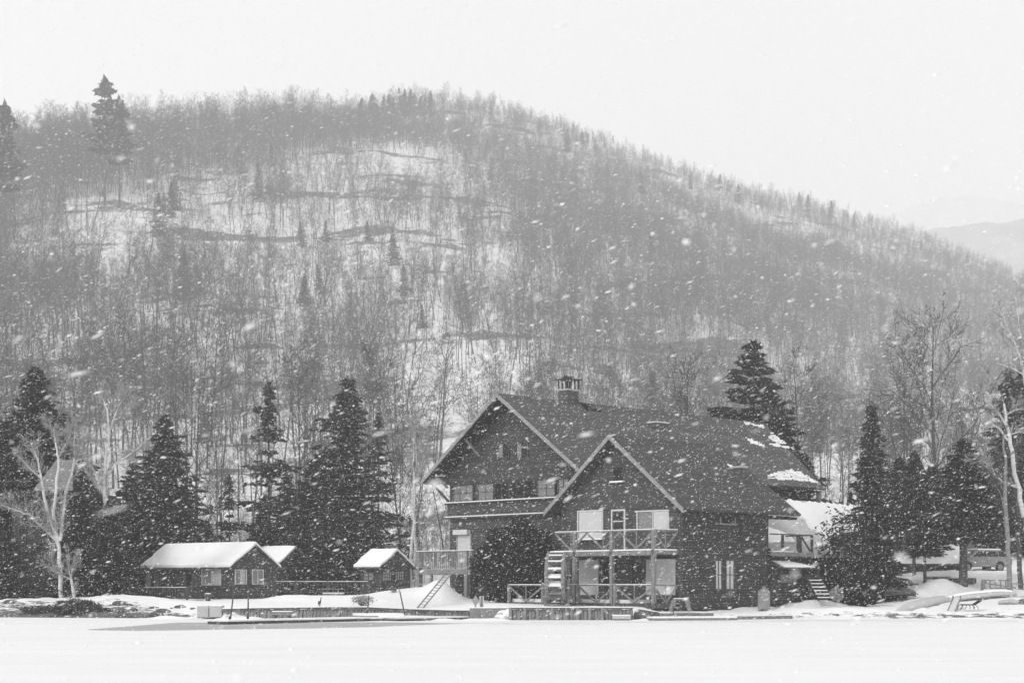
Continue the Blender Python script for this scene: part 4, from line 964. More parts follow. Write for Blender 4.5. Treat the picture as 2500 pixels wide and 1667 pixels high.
for i in range(5):
    MB().box(fh, 1.25, 2.35, -2.3 + i * .35, -2.0 + i * .35, .55 + i * .16, .62 + i * .16).build('tread', M['darkwood'], stl); MB().box(fh, 1.28, 2.3, -2.3 + i * .35, -2.02 + i * .35, .622 + i * .16, .66 + i * .16).build('snow_strip', M['roof_snow'], stl)

for a, b in ((48, 62), (100, 114), (142, 156)):
    q0, qz = fh.fp(a, 1290, 0); q1, _ = fh.fp(b, 1290, 0); window(hs, fh, q0, q1, qz - 1.1, qz, pane='dark', trim='darkwood', mullions=(2, 2))
# railings and decks of the cabins
def picket_fence(name, label, pts, z0, zt, m='darkwood', step=.16, pw=.05, cat='railing', postn=None, snow=False, group=None):
    p0 = Vector(pts[0]); r = empty(name, (p0.x, p0.y, z0), label, cat, group); rail = MB(); pk = MB(); sn = MB()
    for a, b in zip(pts[:-1], pts[1:]):
        a = Vector((a[0], a[1], 0)); b = Vector((b[0], b[1], 0)); up_ = lambda v, z: Vector((v.x, v.y, z))
        rail.beam(up_(a, zt), up_(b, zt), .09, .06); rail.beam(up_(a, z0 + .12), up_(b, z0 + .12), .05, .07)
        n_ = max(1, int((b - a).length / step))
        for i in range(n_): c = a.lerp(b, (i + .5) / n_); pk.box(Fr(c, 0), -pw / 2, pw / 2, -.02, .02, z0 + .1, zt - .03)
        if snow: sn.beam(up_(a, zt + .045), up_(b, zt + .045), .09, .03)
    rail.build('rail', M[m], r); pk.build('pickets', M[m], r)
    if snow: sn.build('snow_strip', M['roof_snow'], r)
    for a in pts: MB().box(Fr(a, 0), -.06, .06, -.06, .06, z0 - .3, zt + .05).build('post', M[m], r)
    return r
def pt(px, Y): x, y = XY(px, Y); return Vector((x, y, 0))
zd = P(350, 1464, 100).z
dk2 = empty('shore_deck', (pt(350, 100).x, 100, zd), 'low dark deck on posts with a thin railing in front of the long cabin', 'deck')
fdk = Fr(pt(333, 100.5), 6); MB().box(fdk, 0, 3.6, -1.2, 2.4, zd - .22, zd - .05).build('deck_boards', M['darkwood'], dk2); MB().box(fdk, .2, 3.5, -1.1, 2.3, zd - .05, zd + .04).build('snow_layer', M['roof_snow'], dk2)
MB().box(fdk, -.05, 3.65, -1.26, -1.2, zd - .26, zd + .0).build('beam', M['deckwood'], dk2)
for s_ in (.3, 1.9, 3.3): MB().box(fdk, s_ - .1, s_ + .1, -1.2, -1.0, -.1, zd - .24).build('post', M['deckwood'], dk2)
picket_fence('deck_railing', 'thin dark railing along the low deck before the long cabin', [fdk.w(0, -1.15, 0), fdk.w(3.55, -1.15, 0)], zd, zd + .74, snow=True)
picket_fence('garden_railing', 'dark picket railing on the snow bank left of the low deck', [pt(262, 102), pt(331, 101)], P(300, 1464, 101).z, P(300, 1437, 101).z, pw=.09, step=.18)
picket_fence('cabin_railing', 'dark railing by the half hidden cabin', [pt(655, 107), pt(722, 107)], P(690, 1448, 107).z, P(690, 1420, 107).z, snow=True, step=.2)
picket_fence('yard_fence', 'long dark picket fence under the evergreens between the small cabins', [pt(724, 109), pt(800, 109), pt(868, 109), pt(900, 109)], P(800, 1450, 109).z, P(800, 1420, 109).z, snow=True, step=.2, cat='fence')

# ------------------------------------------------------------------ shore structures
def plank_wall(name, label, pts, tops, thick=.10, m='piling', lean=.0, cap=True, posts=()):
    """board-faced retaining wall following pts (x, y), with heights tops"""
    r_ = np.random.default_rng(int(abs(pts[0][0]) * 10)); r = empty(name, (pts[0][0], pts[0][1], 0), label, 'retaining wall'); mb = MB(); cp = MB(); sn = MB()
    for i in range(len(pts) - 1):
        a = Vector((*pts[i], 0)); b = Vector((*pts[i + 1], 0)); n_ = max(1, int((b - a).length / .17)); d = (b - a).normalized(); nn = Vector((d.y, -d.x, 0))
        for k in range(n_):
            q = a.lerp(b, k / n_); q2 = a.lerp(b, (k + .86) / n_); zt = tops[i] + (tops[i + 1] - tops[i]) * k / n_; zt += float(r_.normal(-.02, .02)); j = nn * float(r_.uniform(-.02, .05)); ln = d * lean * float(r_.uniform(.6, 1.4))
            mb.hexa([q + j - ln + Vector((0, 0, -.2)), q2 + j - ln + Vector((0, 0, -.2)), q2 + j - nn * thick - ln + Vector((0, 0, -.2)), q + j - nn * thick - ln + Vector((0, 0, -.2)),
                     q + j + Vector((0, 0, zt)), q2 + j + Vector((0, 0, zt)), q2 + j - nn * thick + Vector((0, 0, zt)), q + j - nn * thick + Vector((0, 0, zt))])
        za, zb = Vector((0, 0, tops[i])), Vector((0, 0, tops[i + 1]))
        cp.beam(a + za + nn * .06, b + zb + nn * .06, .2, .06); sn.beam(a + za - nn * .12 + Vector((0, 0, .055)), b + zb - nn * .12 + Vector((0, 0, .055)), .5, .06)
    mb.build('board_face', M[m], r)
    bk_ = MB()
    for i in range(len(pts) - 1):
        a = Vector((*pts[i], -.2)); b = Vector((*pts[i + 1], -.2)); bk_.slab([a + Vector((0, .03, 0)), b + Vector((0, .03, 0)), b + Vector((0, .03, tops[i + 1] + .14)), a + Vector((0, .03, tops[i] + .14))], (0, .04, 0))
    bk_.build('gap_shade', M['dark'], r)  # near-black sheet added behind the boards, standing in for shade in the gaps
    if cap: cp.build('cap_board', M['darkwood'], r)
    sn.build('snow_strip', M['roof_snow'], r)
    for (x, y, z) in posts: MB().cyl((x, y - .08, -.2), (x, y - .08, z), .09, .08, 8).build('post', M[m], r)
    return r
def shp(px, dY=0): Y = float(shoreY(px)) + dY; return XY(px, Y)
W1 = [545, 620, 700, 800, 900, 1000, 1080, 1146]
plank_wall('retaining_wall', 'long low retaining wall of leaning grey boards along the left shore', [shp(a, .3) for a in W1], [.50, .55, .57, .60, .60, .50, .45, .42], lean=.10)

W2 = [1243, 1290, 1340, 1400, 1460, 1545]
plank_wall('board_crib', 'grey vertical board crib under the lodge terrace', [shp(a, -.1) for a in W2], [.60] * 6, posts=[(*shp(a, -.15), .64) for a in (1246, 1281, 1312, 1348, 1382, 1410, 1440, 1470)])
def box_thing(name, label, cat, px0, px1, pyt, pyb, Y, depth, m, snow=.05, phi=0, group=None, bev=.02):
    a = P(px0, pyb, Y); s1 = (px1 - px0) / F * Y; f = Fr(a, phi); zt = P(px0, pyt, Y).z
    o = MB().box(f, 0, s1, 0, depth, a.z, zt).build(name, M[m], None, bevel=bev); tag(o, label, cat, group)
    if snow: MB().box(f, .0, s1, .0, depth, zt, zt + snow).build('snow_cap', M['roof_snow'], o, bevel=snow * .4)
    return o
box_thing('concrete_block', 'left one of two pale concrete blocks at the end of the board wall', 'concrete block', 481, 509, 1479, 1506, 86.6, .9, 'concrete', .04)
box_thing('concrete_block', 'right one of two pale concrete blocks, touching the board wall', 'concrete block', 511, 541, 1479, 1506, 86.3, .9, 'concrete', .04)
box_thing('landing_wall', 'low pale timber wall with drifted snow between the board wall and the crib', 'low wall', 1147, 1240, 1484, 1509, 85.0, .7, 'deckwood', .06)
box_thing('shore_bench', 'low snow topped plank bench against the leaning board wall', 'bench', 664, 713, 1493, 1501, 84.0, .45, 'deckwood', .05)
for a, b in ((668, 676), (702, 710)): box_thing('bench_block', 'dark block carrying the low plank bench, %s end' % ('left' if a < 690 else 'right'), 'support block', a, b, 1501, 1510, 84.05, .4, 'darkwood', 0)
box_thing('fish_box', 'pale low box with snow on it at the right end of the crib', 'box', 1496, 1540, 1503, 1511, 83.3, .5, 'concrete', .06)
def dock(name, label, px0, py0, px1, py1, wd, th, m='darkwood', snow=.07, z0=0):
    a = Vector((*XY(px0, iceY(py0)), z0)); b = Vector((*XY(px1, iceY(py1)), z0)); d = (b - a).normalized(); n_ = Vector((-d.y, d.x, 0)) * wd
    if n_.y < 0: n_ = -n_
    o = MB().slab([a, b, b + n_, a + n_], (0, 0, th)).build(name, M[m]); tag(o, label, 'dock')
    r_ = np.random.default_rng(int(px0)); MB().slab([q + Vector((0, 0, th + .002)) for q in rough_poly([a + d * .1, b, b + n_, a + n_ + d * .1], r_, .03, .8)], (0, 0, snow)).build('snow_layer', M['roof_snow'], o)
    return o
dock('floating_dock', 'dark edged floating dock lying in the wet ice left of centre', 552, 1524, 905, 1515.5, 1.3, .13)
dock('floating_dock', 'second dark plank dock stretching toward the ladder foot', 905, 1515, 1150, 1511, .9, .10)
dock('raft', 'snow covered low raft at the foot of the ladder', 972, 1515.5, 1062, 1514, 2.2, .07, 'deckwood', .10, z0=.06)
dock('raft', 'snow covered flat raft between two leaning poles', 885, 1514.2, 990, 1513.2, 1.8, .07, 'deckwood', .12, z0=.16)
dock('side_dock', 'long thin snowy plank dock at the right of the crib', 1590, 1514.5, 1800, 1513.2, .9, .12, 'deckwood', .08)
pf = dock('swim_platform', 'weathered swim platform with snow on top pulled up right of the crib', 1612, 1512.6, 1742, 1511.2, 2.0, .20, 'deckwood', .06, z0=.14)
dock('dock_plank', 'dark grey plank dock frozen in at the edge of the right bank', 1812, 1511.4, 1935, 1509.4, .5, .16, 'deckwood', .05)
for k, (a, b, c, d, Y, m_) in enumerate(((561, 1514, 572, 1428, 82, 'darkwood'), (605, 1514, 606, 1424, 82, 'darkwood'), (779, 1476, 784, 1457, 86.3, 'darkwood'), (895, 1502, 901, 1452, 84, 'darkwood'), (992, 1514, 975, 1438, 83, 'darkwood'), (1645, 1512, 1643, 1480, 83, 'darkwood'))):
    p, q = P(a, b, Y), P(c, d, Y); p.z -= .15
    lb = ['leaning thin pole at the left end of the floating dock', 'upright thin pole in the floating dock, right of the leaning one', 'short stake on top of the board wall', 'thin pole tilted right beside the board wall', 'thin pole tilted left near the ladder', 'thin upright stake by the swim platform'][k]
    mb = MB().tube([p, p.lerp(q, .5) + Vector((.01, 0, 0)), q], [.045, .038, .03], 6); o = mb.build('mooring_pole', M[m_]); tag(o, lb, 'pole')
    MB().cyl(p + Vector((0, 0, .15)), p + Vector((0, 0, .35)), .06).build('pole_collar', M['blackmetal'], o)
# signs
q = P(1161, 1466, 85.3); sg = empty('diamond_sign', (q.x, q.y, .1), 'grey diamond shaped sign on a short post by the landing', 'sign')
MB().slab([(q.x - .2, q.y, q.z), (q.x, q.y, q.z - .29), (q.x + .2, q.y, q.z), (q.x, q.y, q.z + .29)], (0, .03, 0)).build('sign_face', M['sign'], sg)
MB().box(Fr((q.x, q.y + .06, 0), 0), -.04, .04, 0, .05, .1, q.z + .1).build('post', M['deckwood'], sg)
q = P(1176, 1490, 85.6); wp_ = MB().box(Fr(q, 0), -.11, .11, -.04, .0, q.z, q.z + .76).build('notice_board', M['blind']); tag(wp_, 'narrow upright white board right of the diamond sign', 'board')
MB().box(Fr(q, 0), -.045, .045, -.07, -.042, q.z - .1, q.z + .74).build('post', M['deckwood'], wp_)
# trestle on the swim platform
q = P(1661, 1489, 84.5); tr_ = empty('boarding_steps', (q.x, q.y, q.z), 'weathered wooden boarding steps with splayed legs standing on the swim platform', 'steps'); ft_ = Fr(q, 14)
MB().box(ft_, -.34, .36, -.25, .25, q.z + .52, q.z + .60).build('top_board', M['deckwood'], tr_); MB().box(ft_, -.33, .35, -.24, .24, q.z + .602, q.z + .63).build('snow_cap', M['roof_snow'], tr_)
for a, b, c in ((-.32, -.5, -.25), (.34, .5, -.25), (-.32, -.5, .22), (.34, .5, .22)): MB().beam(ft_.w(a, c, q.z + .54), ft_.w(b, c, q.z - .06), .17, .06).build('leg', M['deckwood'], tr_)
for z_, a_2 in ((.12, .44), (.32, .40)): MB().box(ft_, -a_2, .0, -.27, -.22, q.z + z_, q.z + z_ + .07).build('step_board', M['deckwood'], tr_)

# rocks at the water's edge
def rock(px, py, Y, r0, label, squash=.55, m='rock', seed=0, group=None):
    r_ = np.random.default_rng(seed + int(px)); bm = bmesh.new(); bmesh.ops.create_icosphere(bm, subdivisions=3, radius=1)
    dirs = r_.normal(0, 1, (7, 3)); dirs /= np.linalg.norm(dirs, axis=1, keepdims=True); cut = r_.uniform(.55, .85, 7)
    for v in bm.verts:
        for d_, c_ in zip(dirs, cut):
            t = v.co.dot(Vector(d_)); 
            if t > c_: v.co -= Vector(d_) * (t - c_) * .9
        v.co = Vector((v.co.x * r0 * 1.25, v.co.y * r0, v.co.z * r0 * squash))
    me_ = bpy.data.meshes.new('rock'); bm.to_mesh(me_); bm.free(); me_.materials.append(M[m])
    q = P(px, py, Y); o = link('rock', me_, None, (q.x, q.y, q.z)); o.rotation_euler.z = float(r_.uniform(0, 3)); tag(o, label, 'rock', group); return o
G = 'snow dusted rocks along the left shore'
rr = np.random.default_rng(5)
for i in range(46):
    px0 = float(rr.uniform(-10, 470)); Yq = float(shoreY(px0)) + float(rr.uniform(0, 3.5)); x_, y_ = XY(px0, Yq); z_ = gz(x_, y_)
    rock(px0, HZ - (z_ - CH) / Yq * F, Yq, float(rr.uniform(.12, .38)), 'small snow dusted rock lying on the bank at the left shore', seed=i, group=G)
rock(1572, 1500, 84.2, .5, 'snow dusted stone heap between the crib and the swim platform', .7); rock(1597, 1503, 84.4, .38, 'smaller stone right of the stone heap', .6)
rock(2462, 1471, 94, .5, 'pale boulder at the foot of the pale trunks at the right', .5, 'concrete'); rock(2494, 1470, 95, .5, 'dark boulder at the right edge of the photo', .5)

# ------------------------------------------------------------------ right bank: boats, fence, chair, car
def hull(name, label, p, q, wid, hgt, m, flip=True, snow=False, cat='canoe', rise=.12):
    """canoe hull between two ends, keel up when flipped"""
    p = Vector(p); q = Vector(q); d = (q - p); Lh = d.length; d.normalize(); sx = d.cross(Vector((0, 0, 1))).normalized(); up_ = sx.cross(d)
    rows = []; N_ = 18; Kk = 9
    for i in range(N_ + 1):
        t = i / N_; w_ = wid / 2 * max(.03, (1 - abs(2 * t - 1) ** 2.4)) ; e = rise * abs(2 * t - 1) ** 3
        row = []
        for k in range(Kk):
            a = math.pi * k / (Kk - 1); zz = math.sin(a) ** .75 * hgt * (1 - .35 * abs(2 * t - 1) ** 3)
            row.append(p + d * Lh * t + sx * math.cos(a) * w_ + up_ * ((zz - e) if flip else (hgt - zz + e)))
        rows.append(row)
    o = MB().grid(rows).build(name, M[m], None, smooth=True); tag(o, label, cat)
    sd_ = o.modifiers.new('thickness', 'SOLIDIFY'); sd_.thickness = .025
    g_ = MB(); g_.tube([r[0] for r in rows], [.025] * len(rows), 5); g_.tube([r[-1] for r in rows], [.025] * len(rows), 5); g_.build('gunwale', M['darkwood'] if m != 'hull_pale' else M['greymetal'], o)
    if snow:
        MB().grid([[r[k] + up_ * .03 + (Vector((0, 0, .05)) if 3 <= k <= 5 else Vector((0, 0, 0))) for k in range(2, 7)] for r in rows[1:-1]]).build('snow_layer', M['roof_snow'], o, smooth=True)
    return o
hull('canoe', 'pale overturned canoe tilted on the snow bank with its tip at the water', P(2185, 1497, 89.3), P(2318, 1463, 94.5), .8, .42, 'hull_pale', cat='canoe')
hull('overturned_boat', 'long pale overturned boat lying behind the black lounge chair', P(2300, 1467, 96), P(2482, 1449, 97), .7, .32, 'hull_pale', snow=True, cat='boat')
hull('canoe', 'dark overturned canoe on the lower level of the boat rack', P(2140, 1452, 97), P(2236, 1450, 98.5), .85, .42, 'hull_dark', cat='canoe')
hull('canoe', 'dark snow topped canoe on the upper level of the boat rack', P(2150, 1425, 99), P(2227, 1424, 100), .85, .4, 'hull_dark', snow=True, cat='canoe')
rk = empty('boat_rack', P(2195, 1466, 97.5), 'dark wooden rack holding two canoes by the evergreen', 'rack')
for a, b in ((2165, 98.3), (2212, 98.8)):
    u1 = P(a, 1466, b); u2 = P(a, 1426, b); MB().beam(u1, u2, .1, .1).build('upright', M['darkwood'], rk); MB().beam(P(a, 1452, b) + Vector((0, -.5, -.03)), P(a, 1452, b) + Vector((0, .5, -.03)), .08, .08).build('arm', M['darkwood'], rk)
    MB().beam(P(a, 1426, b) + Vector((0, -.5, -.03)), P(a, 1426, b) + Vector((0, .9, -.03)), .08, .08).build('arm', M['darkwood'], rk)
MB().beam(P(2203, 1468, 97.2), P(2194, 1449, 97.6), .08, .08).build('brace', M['darkwood'], rk)
# toboggan
a, b = P(2322, 1492, 90), P(2336, 1459, 91); sxv = Vector((.21, 0, 0)); tb = MB()
tb.slab([a - sxv, a + sxv, b + sxv, b - sxv], (0, .04, 0)); tb = tb.build('toboggan', M['blind']); tag(tb, 'white toboggan propped upright on the snow beside the lounge chair', 'sled')
for s_ in (-1, 1): MB().tube([a + sxv * s_, b + sxv * s_, b + sxv * s_ + Vector((-.01, .0, .14))], [.03, .05, .03], 6).build('runner', M['deckwood'], tb)
# lounge chair
q = P(2350, 1487, 90); lc = empty('lounge_chair', q, 'black metal lounge chair standing in the snow in front of the overturned boat', 'chair'); fl = Fr(q, -4)
seat = MB(); 
for i in range(12): seat.cyl(fl.w(-.05 + i * .06, -.25, q.z + .25), fl.w(-.05 + i * .06, .25, q.z + .25), .02, n=5)
seat.build('seat', M['blackmetal'], lc)
bk = MB()
for i in range(9): bk.cyl(fl.w(.64 + i * .045, -.25, q.z + .26 + i * .028), fl.w(.64 + i * .045, .25, q.z + .26 + i * .028), .022, n=5)
bk.build('backrest', M['blackmetal'], lc)
for u_ in (-.27, .27):
    MB().tube([fl.w(-.22, u_, q.z), fl.w(-.12, u_, q.z + .22), fl.w(0, u_, q.z + .28), fl.w(.62, u_, q.z + .27), fl.w(1.0, u_, q.z + .5)], [.02] * 5, 6).build('side_frame', M['blackmetal'], lc)
    for s_, e_2 in ((.1, .02), (.45, .5), (.62, .78)): MB().tube([fl.w(s_, u_, q.z + .26), fl.w((s_ + e_2) / 2 + .06, u_, q.z + .14), fl.w(e_2, u_, q.z)], [.017] * 3, 5).build('leg', M['blackmetal'], lc)
# fence on the right bank
picket_fence('railing', 'grey picket railing left of the pale trunks on the right bank', [P(2398, 1440, 99), P(2462, 1440, 99)], P(2430, 1440, 99).z, P(2430, 1416, 99).z, m='deckwood', step=.3, pw=.07)
mb = MB(); mb.beam(P(2398, 1422, 98.9), P(2500, 1438, 98.2), .07, .09); mb.beam(P(2462, 1423, 98.8), P(2530, 1427, 98.8), .07, .09); mb.beam(P(2393, 1442, 99), P(2408, 1418, 98.9), .09, .09)
o = mb.build('rail_brace', M['deckwood']); tag(o, 'sloping grey rails crossing the picket railing at the right edge', 'rail')
box_thing('stone_planter', 'dark stone planter wall below the parked car', 'low wall', 2322, 2384, 1411, 1423, 103, .7, 'brick', .1)
box_thing('fire_ring', 'dark low wooden box in front of the snow heap right of centre', 'box', 2262, 2322, 1408, 1414, 104, .6, 'brick', .1)
box_thing('wooden_crate', 'dark wooden crate sunk in the snow heap in front of the small cabin', 'crate', 952, 967, 1433, 1441, 95.2, .5, 'darkwood', 0)
box_thing('tarp_box', 'grey covered box on the snow between the small cabins', 'box', 788, 838, 1448, 1462, 99, .8, 'deckwood', .05)
tb_ = empty('garden_table', P(810, 1452, 101), 'dark garden table behind the grey covered box', 'table'); MB().box(Fr(P(784, 1438, 101), 0), 0, 1.36, 0, .7, P(784, 1438, 101).z, P(784, 1436, 101).z).build('table_top', M['deckwood'], tb_)
for a in (786, 834): MB().beam(P(a, 1452, 101.1), P(a, 1438, 101.1), .07, .07).build('leg', M['darkwood'], tb_); MB().beam(P(a, 1452, 101.6), P(a, 1438, 101.6), .07, .07).build('leg', M['darkwood'], tb_)
q = P(508, 1474, 98); bbq = MB().cyl(q, q + Vector((0, 0, .3)), .16, .14, 14).cyl(q + Vector((0, 0, .3)), q + Vector((0, 0, .52)), .14, .27, 14).cyl(q + Vector((0, 0, .52)), q + Vector((0, 0, .62)), .27, .2, 14).build('fire_bowl', M['brick'], None); tag(bbq, 'grey stone pot standing in front of the long cabin wall', 'pot')
MB().cyl(q + Vector((0, 0, .62)), q + Vector((0, 0, .66)), .2, .15, 14).build('snow_cap', M['roof_snow'], bbq)
q = P(247, 1466, 100); stp = MB().tube([q, q + Vector((0, 0, .55)), q + Vector((.02, 0, .98))], [.22, .19, .17], 12).build('tree_stump', M['birch']); tag(stp, 'tall pale tree stump left of the dark picket railing', 'stump')
MB().cyl(q + Vector((.02, 0, .98)), q + Vector((.02, 0, 1.02)), .17, .12, 12).build('snow_cap', M['roof_snow'], stp)

# car
def car(px, py, Y, phi):
    q = P(px, py, Y); f = Fr(q, phi); z = q.z; r = empty('parked_car', (q.x, q.y, z), 'silver grey wagon parked on the snowy rise behind the trees at the right', 'car')
    prof = [(0, .55), (.05, .78), (.35, .92), (1.15, 1.02), (3.9, 1.06), (4.5, .98), (4.62, .8), (4.6, .45), (4.3, .32), (3.98, .32)]
    def arch(c): return [(c + .40 * math.cos(a), .34 + .40 * math.sin(a)) for a in np.linspace(0, math.pi, 9)]
    bot = arch(3.58) + arch(.86) + [(.3, .34), (.05, .42)]
    outl = prof[:-1] + [(3.98, .34)] + bot[:9][0:] + bot[9:18] + bot[18:]
    Wc = 1.8
    pts_ = [f.w(a, 0, z + b) for a, b in outl]
    body = MB().slab(pts_, f.n * Wc).build('body', M['car'], r, bevel=.04)
    gh = [(1.0, 1.0), (1.75, 1.50), (2.2, 1.56), (3.6, 1.55), (4.1, 1.45), (4.5, 1.02)]
    lo = [f.w(a, .06, z + b) for a, b in gh if b < 1.1]
    A = [f.w(a, .04 if b < 1.1 else .2, z + b) for a, b in gh]; B = [f.w(a, Wc - (.04 if b < 1.1 else .2), z + b) for a, b in gh]
    n_ = len(gh); mb = MB().add(A + B, [tuple(range(n_)), tuple(range(2 * n_ - 1, n_ - 1, -1))] + [(i, n_ + i, n_ + (i + 1) % n_, (i + 1) % n_) for i in range(n_)])
    cab = mb.build('cabin_shell', M['car'], r)
    for (a, b, c, d) in ((1.3, 1.9, 2.45, 2.45), (2.52, 2.52, 3.42, 3.42), (3.5, 3.5, 4.22, 3.95)):
        w0 = [f.w(a, .052, z + 1.09), f.w(c, .052, z + 1.09), f.w(d, .165, z + 1.46), f.w(b, .165, z + 1.46)]; MB().slab([p - f.n * .03 for p in w0], f.n * .02).build('side_window', M['glass'], r)
    ws = [f.w(1.08, .2, z + 1.07), f.w(1.08, Wc - .2, z + 1.07), f.w(1.68, Wc - .3, z + 1.47), f.w(1.68, .3, z + 1.47)]; MB().slab([p - f.t * .03 + Vector((0, 0, .02)) for p in ws], -f.t * .01).build('windshield', M['glass'], r)
    for c in (.86, 3.58):
        for u_, dr in ((.0, 1), (Wc - .2, 1)):
            ty = MB().cyl(f.w(c, u_, z + .32), f.w(c, u_ + .2, z + .32), .32, .32, 22).build('wheel', M['tyre'], r)
            hb = MB()
            for k in range(5):
                an = 2 * math.pi * k / 5; hb.beam(f.w(c, u_ - .012, z + .32), f.w(c + .19 * math.cos(an), u_ - .012, z + .32 + .19 * math.sin(an)), .03, .06)
            hb.cyl(f.w(c, u_ - .004, z + .32), f.w(c, u_ + .002, z + .32), .21, .21, 18)
            hb.build('rim', M['greymetal'], ty)
    for a in (2.48, 3.46): MB().box(f, a - .008, a + .008, -.006, .01, z + .4, z + 1.0).build('door_seam', M['blackmetal'], r)
    MB().box(f, -.02, .12, .1, .45, z + .66, z + .8).build('headlight', M['trim'], r); MB().box(f, 4.5, 4.63, .05, .3, z + .7, z + .9).build('taillight', M['darkwood'], r)
    MB().box(f, .95, 1.1, -.16, -.02, z + 1.05, z + 1.17).build('mirror', M['car'], r)
    MB().slab([f.w(1.85, .22, z + 1.555), f.w(3.8, .22, z + 1.555), f.w(3.8, Wc - .22, z + 1.555), f.w(1.85, Wc - .22, z + 1.555)], (0, 0, .1)).build('snow_layer', M['roof_snow'], r, bevel=.04)
    return r
car(2338, 1394, 118, -18)

# ------------------------------------------------------------------ evergreens by the houses
wide = conifer(11, H=20, rad=4.6, whorl=.50, boughs=10, droop=.4, clump=.40, step=.26, per=6, irregular=.32, base=.04)
wide2 = conifer(12, H=20, rad=4.2, whorl=.55, boughs=9, droop=.25, clump=.42, step=.28, per=6, irregular=.45, base=.06, gap=.05, m='needles2')
narrow = conifer(13, H=20, rad=2.9, whorl=.5, boughs=9, droop=.45, clump=.40, step=.26, per=5, irregular=.3, base=.03)
ragged = conifer(14, H=20, rad=3.4, whorl=.7, boughs=8, droop=.2, clump=.5, step=.34, per=4, irregular=.6, base=.1, gap=.12, m='needles2')
trunky = conifer(15, H=20, rad=4.2, whorl=.5, boughs=10, droop=.05, clump=.48, step=.3, per=5, irregular=.4, base=.33, r=.36)
plated = conifer(16, H=20, rad=3.9, whorl=1.05, boughs=9, droop=-.05, clump=.5, step=.30, per=8, irregular=.38, base=.2, gap=.0, power=.8)
loose = conifer(17, H=20, rad=6.4, whorl=1.0, boughs=9, droop=-.15, clump=.7, step=.7, per=4, irregular=.5, base=.06, power=.7, m='cedar', r=.2)
GE = 'dark evergreens behind the lakeside buildings'
for (px0, Y, top, pr, xs1, lab) in [
    (88, 106, 900, wide, 1.0, 'tall broad dark spruce at the left, its pointed top standing against the hill'),
    (0, 103, 1030, wide2, 1.0, 'dark spruce cut by the left edge of the photo'),
    (20, 98, 1290, wide2, 1.1, 'low dark spruce in front of the one at the left edge'),
    (204, 98.6, 1150, wide2, .95, 'dark spruce in front of the shingle roofed house, between the two pale birches'),
    (185, 110, 1190, wide, 1.2, 'broad dark spruce behind the tall pale birch'),
    (268, 97.5, 1225, wide, .9, 'bushy low evergreen between the two pale birches'),
    (325, 112, 1130, wide2, 1.0, 'dark evergreen right of the tall pale birch'),
    (405, 116, 1018, wide, .95, 'pointed dark spruce rising behind the left end of the long cabin'),
    (440, 119, 1190, wide2, 1.1, 'shorter spruce behind the snowy roof of the long cabin'),
    (352, 119, 1265, wide, 1.1, 'low dense evergreen filling the gap beside the long cabin'),
    (560, 118, 1160, ragged, .9, 'sparse small evergreen above the chimney of the long cabin'),
    (505, 119, 1270, wide2, 1.1, 'low evergreen behind the middle of the long cabin roof'),
    (655, 122, 935, ragged, .85, 'tall slender ragged spruce above the gable of the long cabin'),
    (640, 117, 1240, wide2, 1.2, 'bushy evergreen behind the half hidden cabin'),
    (700, 118, 1165, wide2, 1.15, 'evergreen between the slender spruce and the tallest one'),
    (770, 120, 1110, wide, 1.0, 'full dark spruce left of the tallest one'),
    (848, 124, 922, wide2, .92, 'tallest dark spruce behind the small cabins, with a full shaggy crown'),
    (820, 116, 1215, wide2, 1.25, 'broad low evergreen over the yard fence'),
    (745, 115, 1280, wide, 1.4, 'dense low evergreen over the left part of the yard fence'),
    (925, 122, 1010, ragged, .75, 'thin ragged spruce right of the tallest one'),
    (905, 116, 1230, narrow, 1.2, 'narrow evergreen behind the small cabin roof'),
    (1000, 124, 1260, ragged, 1.0, 'low sparse evergreen behind the white birch trunks'),
    (1840, 121, 836, plated, 1.2, 'dark pine with layered flat boughs rising behind the lodge roof'),
    (1905, 124, 990, wide2, .95, 'dark spruce down the slope right of the layered pine'),
    (1965, 126, 1105, wide2, .9, 'smaller spruce below the eave at the right end of the lodge'),
    (1775, 126, 1010, wide2, .9, 'dark spruce half hidden behind the lodge ridge'),
    (2133, 99, 985, narrow, .95, 'narrow pointed dark spruce standing alone right of the lodge'),
    (2112, 97.5, 1330, wide, .9, 'dense low evergreen at the foot of the narrow spruce'),
    (2168, 98.5, 1300, wide2, .9, 'dark bushy evergreen left of the boat rack'),
    (2078, 106, 1200, wide2, .6, 'dark evergreen behind the loose leafy shrub'),
    (2232, 107, 1105, trunky, .95, 'evergreen with bare lower trunk over the snowy cabin roof'),
    (2258, 102.5, 1190, trunky, .9, 'evergreen on a thin dark trunk among the snow heaps'),
    (2352, 101, 1075, trunky, 1.35, 'broad evergreen on a thick dark trunk in front of the parked car'),
    (2290, 132, 1150, wide2, 1.1, 'dark evergreen behind the thick trunked one'),
    (2435, 136, 1140, wide2, 1.2, 'dark evergreen above the parked car'),
    (2462, 131, 900, wide2, .75, 'tall dark spruce at the right behind the pale birch'),
    (2195, 113, 1120, trunky, 1.3, 'dark evergreen just right of the narrow spruce'),
    (2275, 115, 1135, trunky, 1.3, 'dark evergreen filling the gap left of the thick trunked one'),
    (2402, 134, 1150, trunky, 1.3, 'dark evergreen standing right behind the parked car'),
    (2460, 132, 1215, trunky, 1.1, 'dark evergreen behind the straight grey trunk'),
    (2515, 131, 850, wide, .8, 'tall dark spruce cut by the right edge of the photo')]:
    x_, y_ = XY(px0, Y)
    place_tree('spruce' if pr is not plated else 'pine_tree', pr[0], pr[1], px0, Y, 20, top, lab, 'evergreen', GE, rot=float(rng.uniform(0, 6.28)), xs_=xs1 * (1.55 if pr in (wide, wide2) else 1.25))
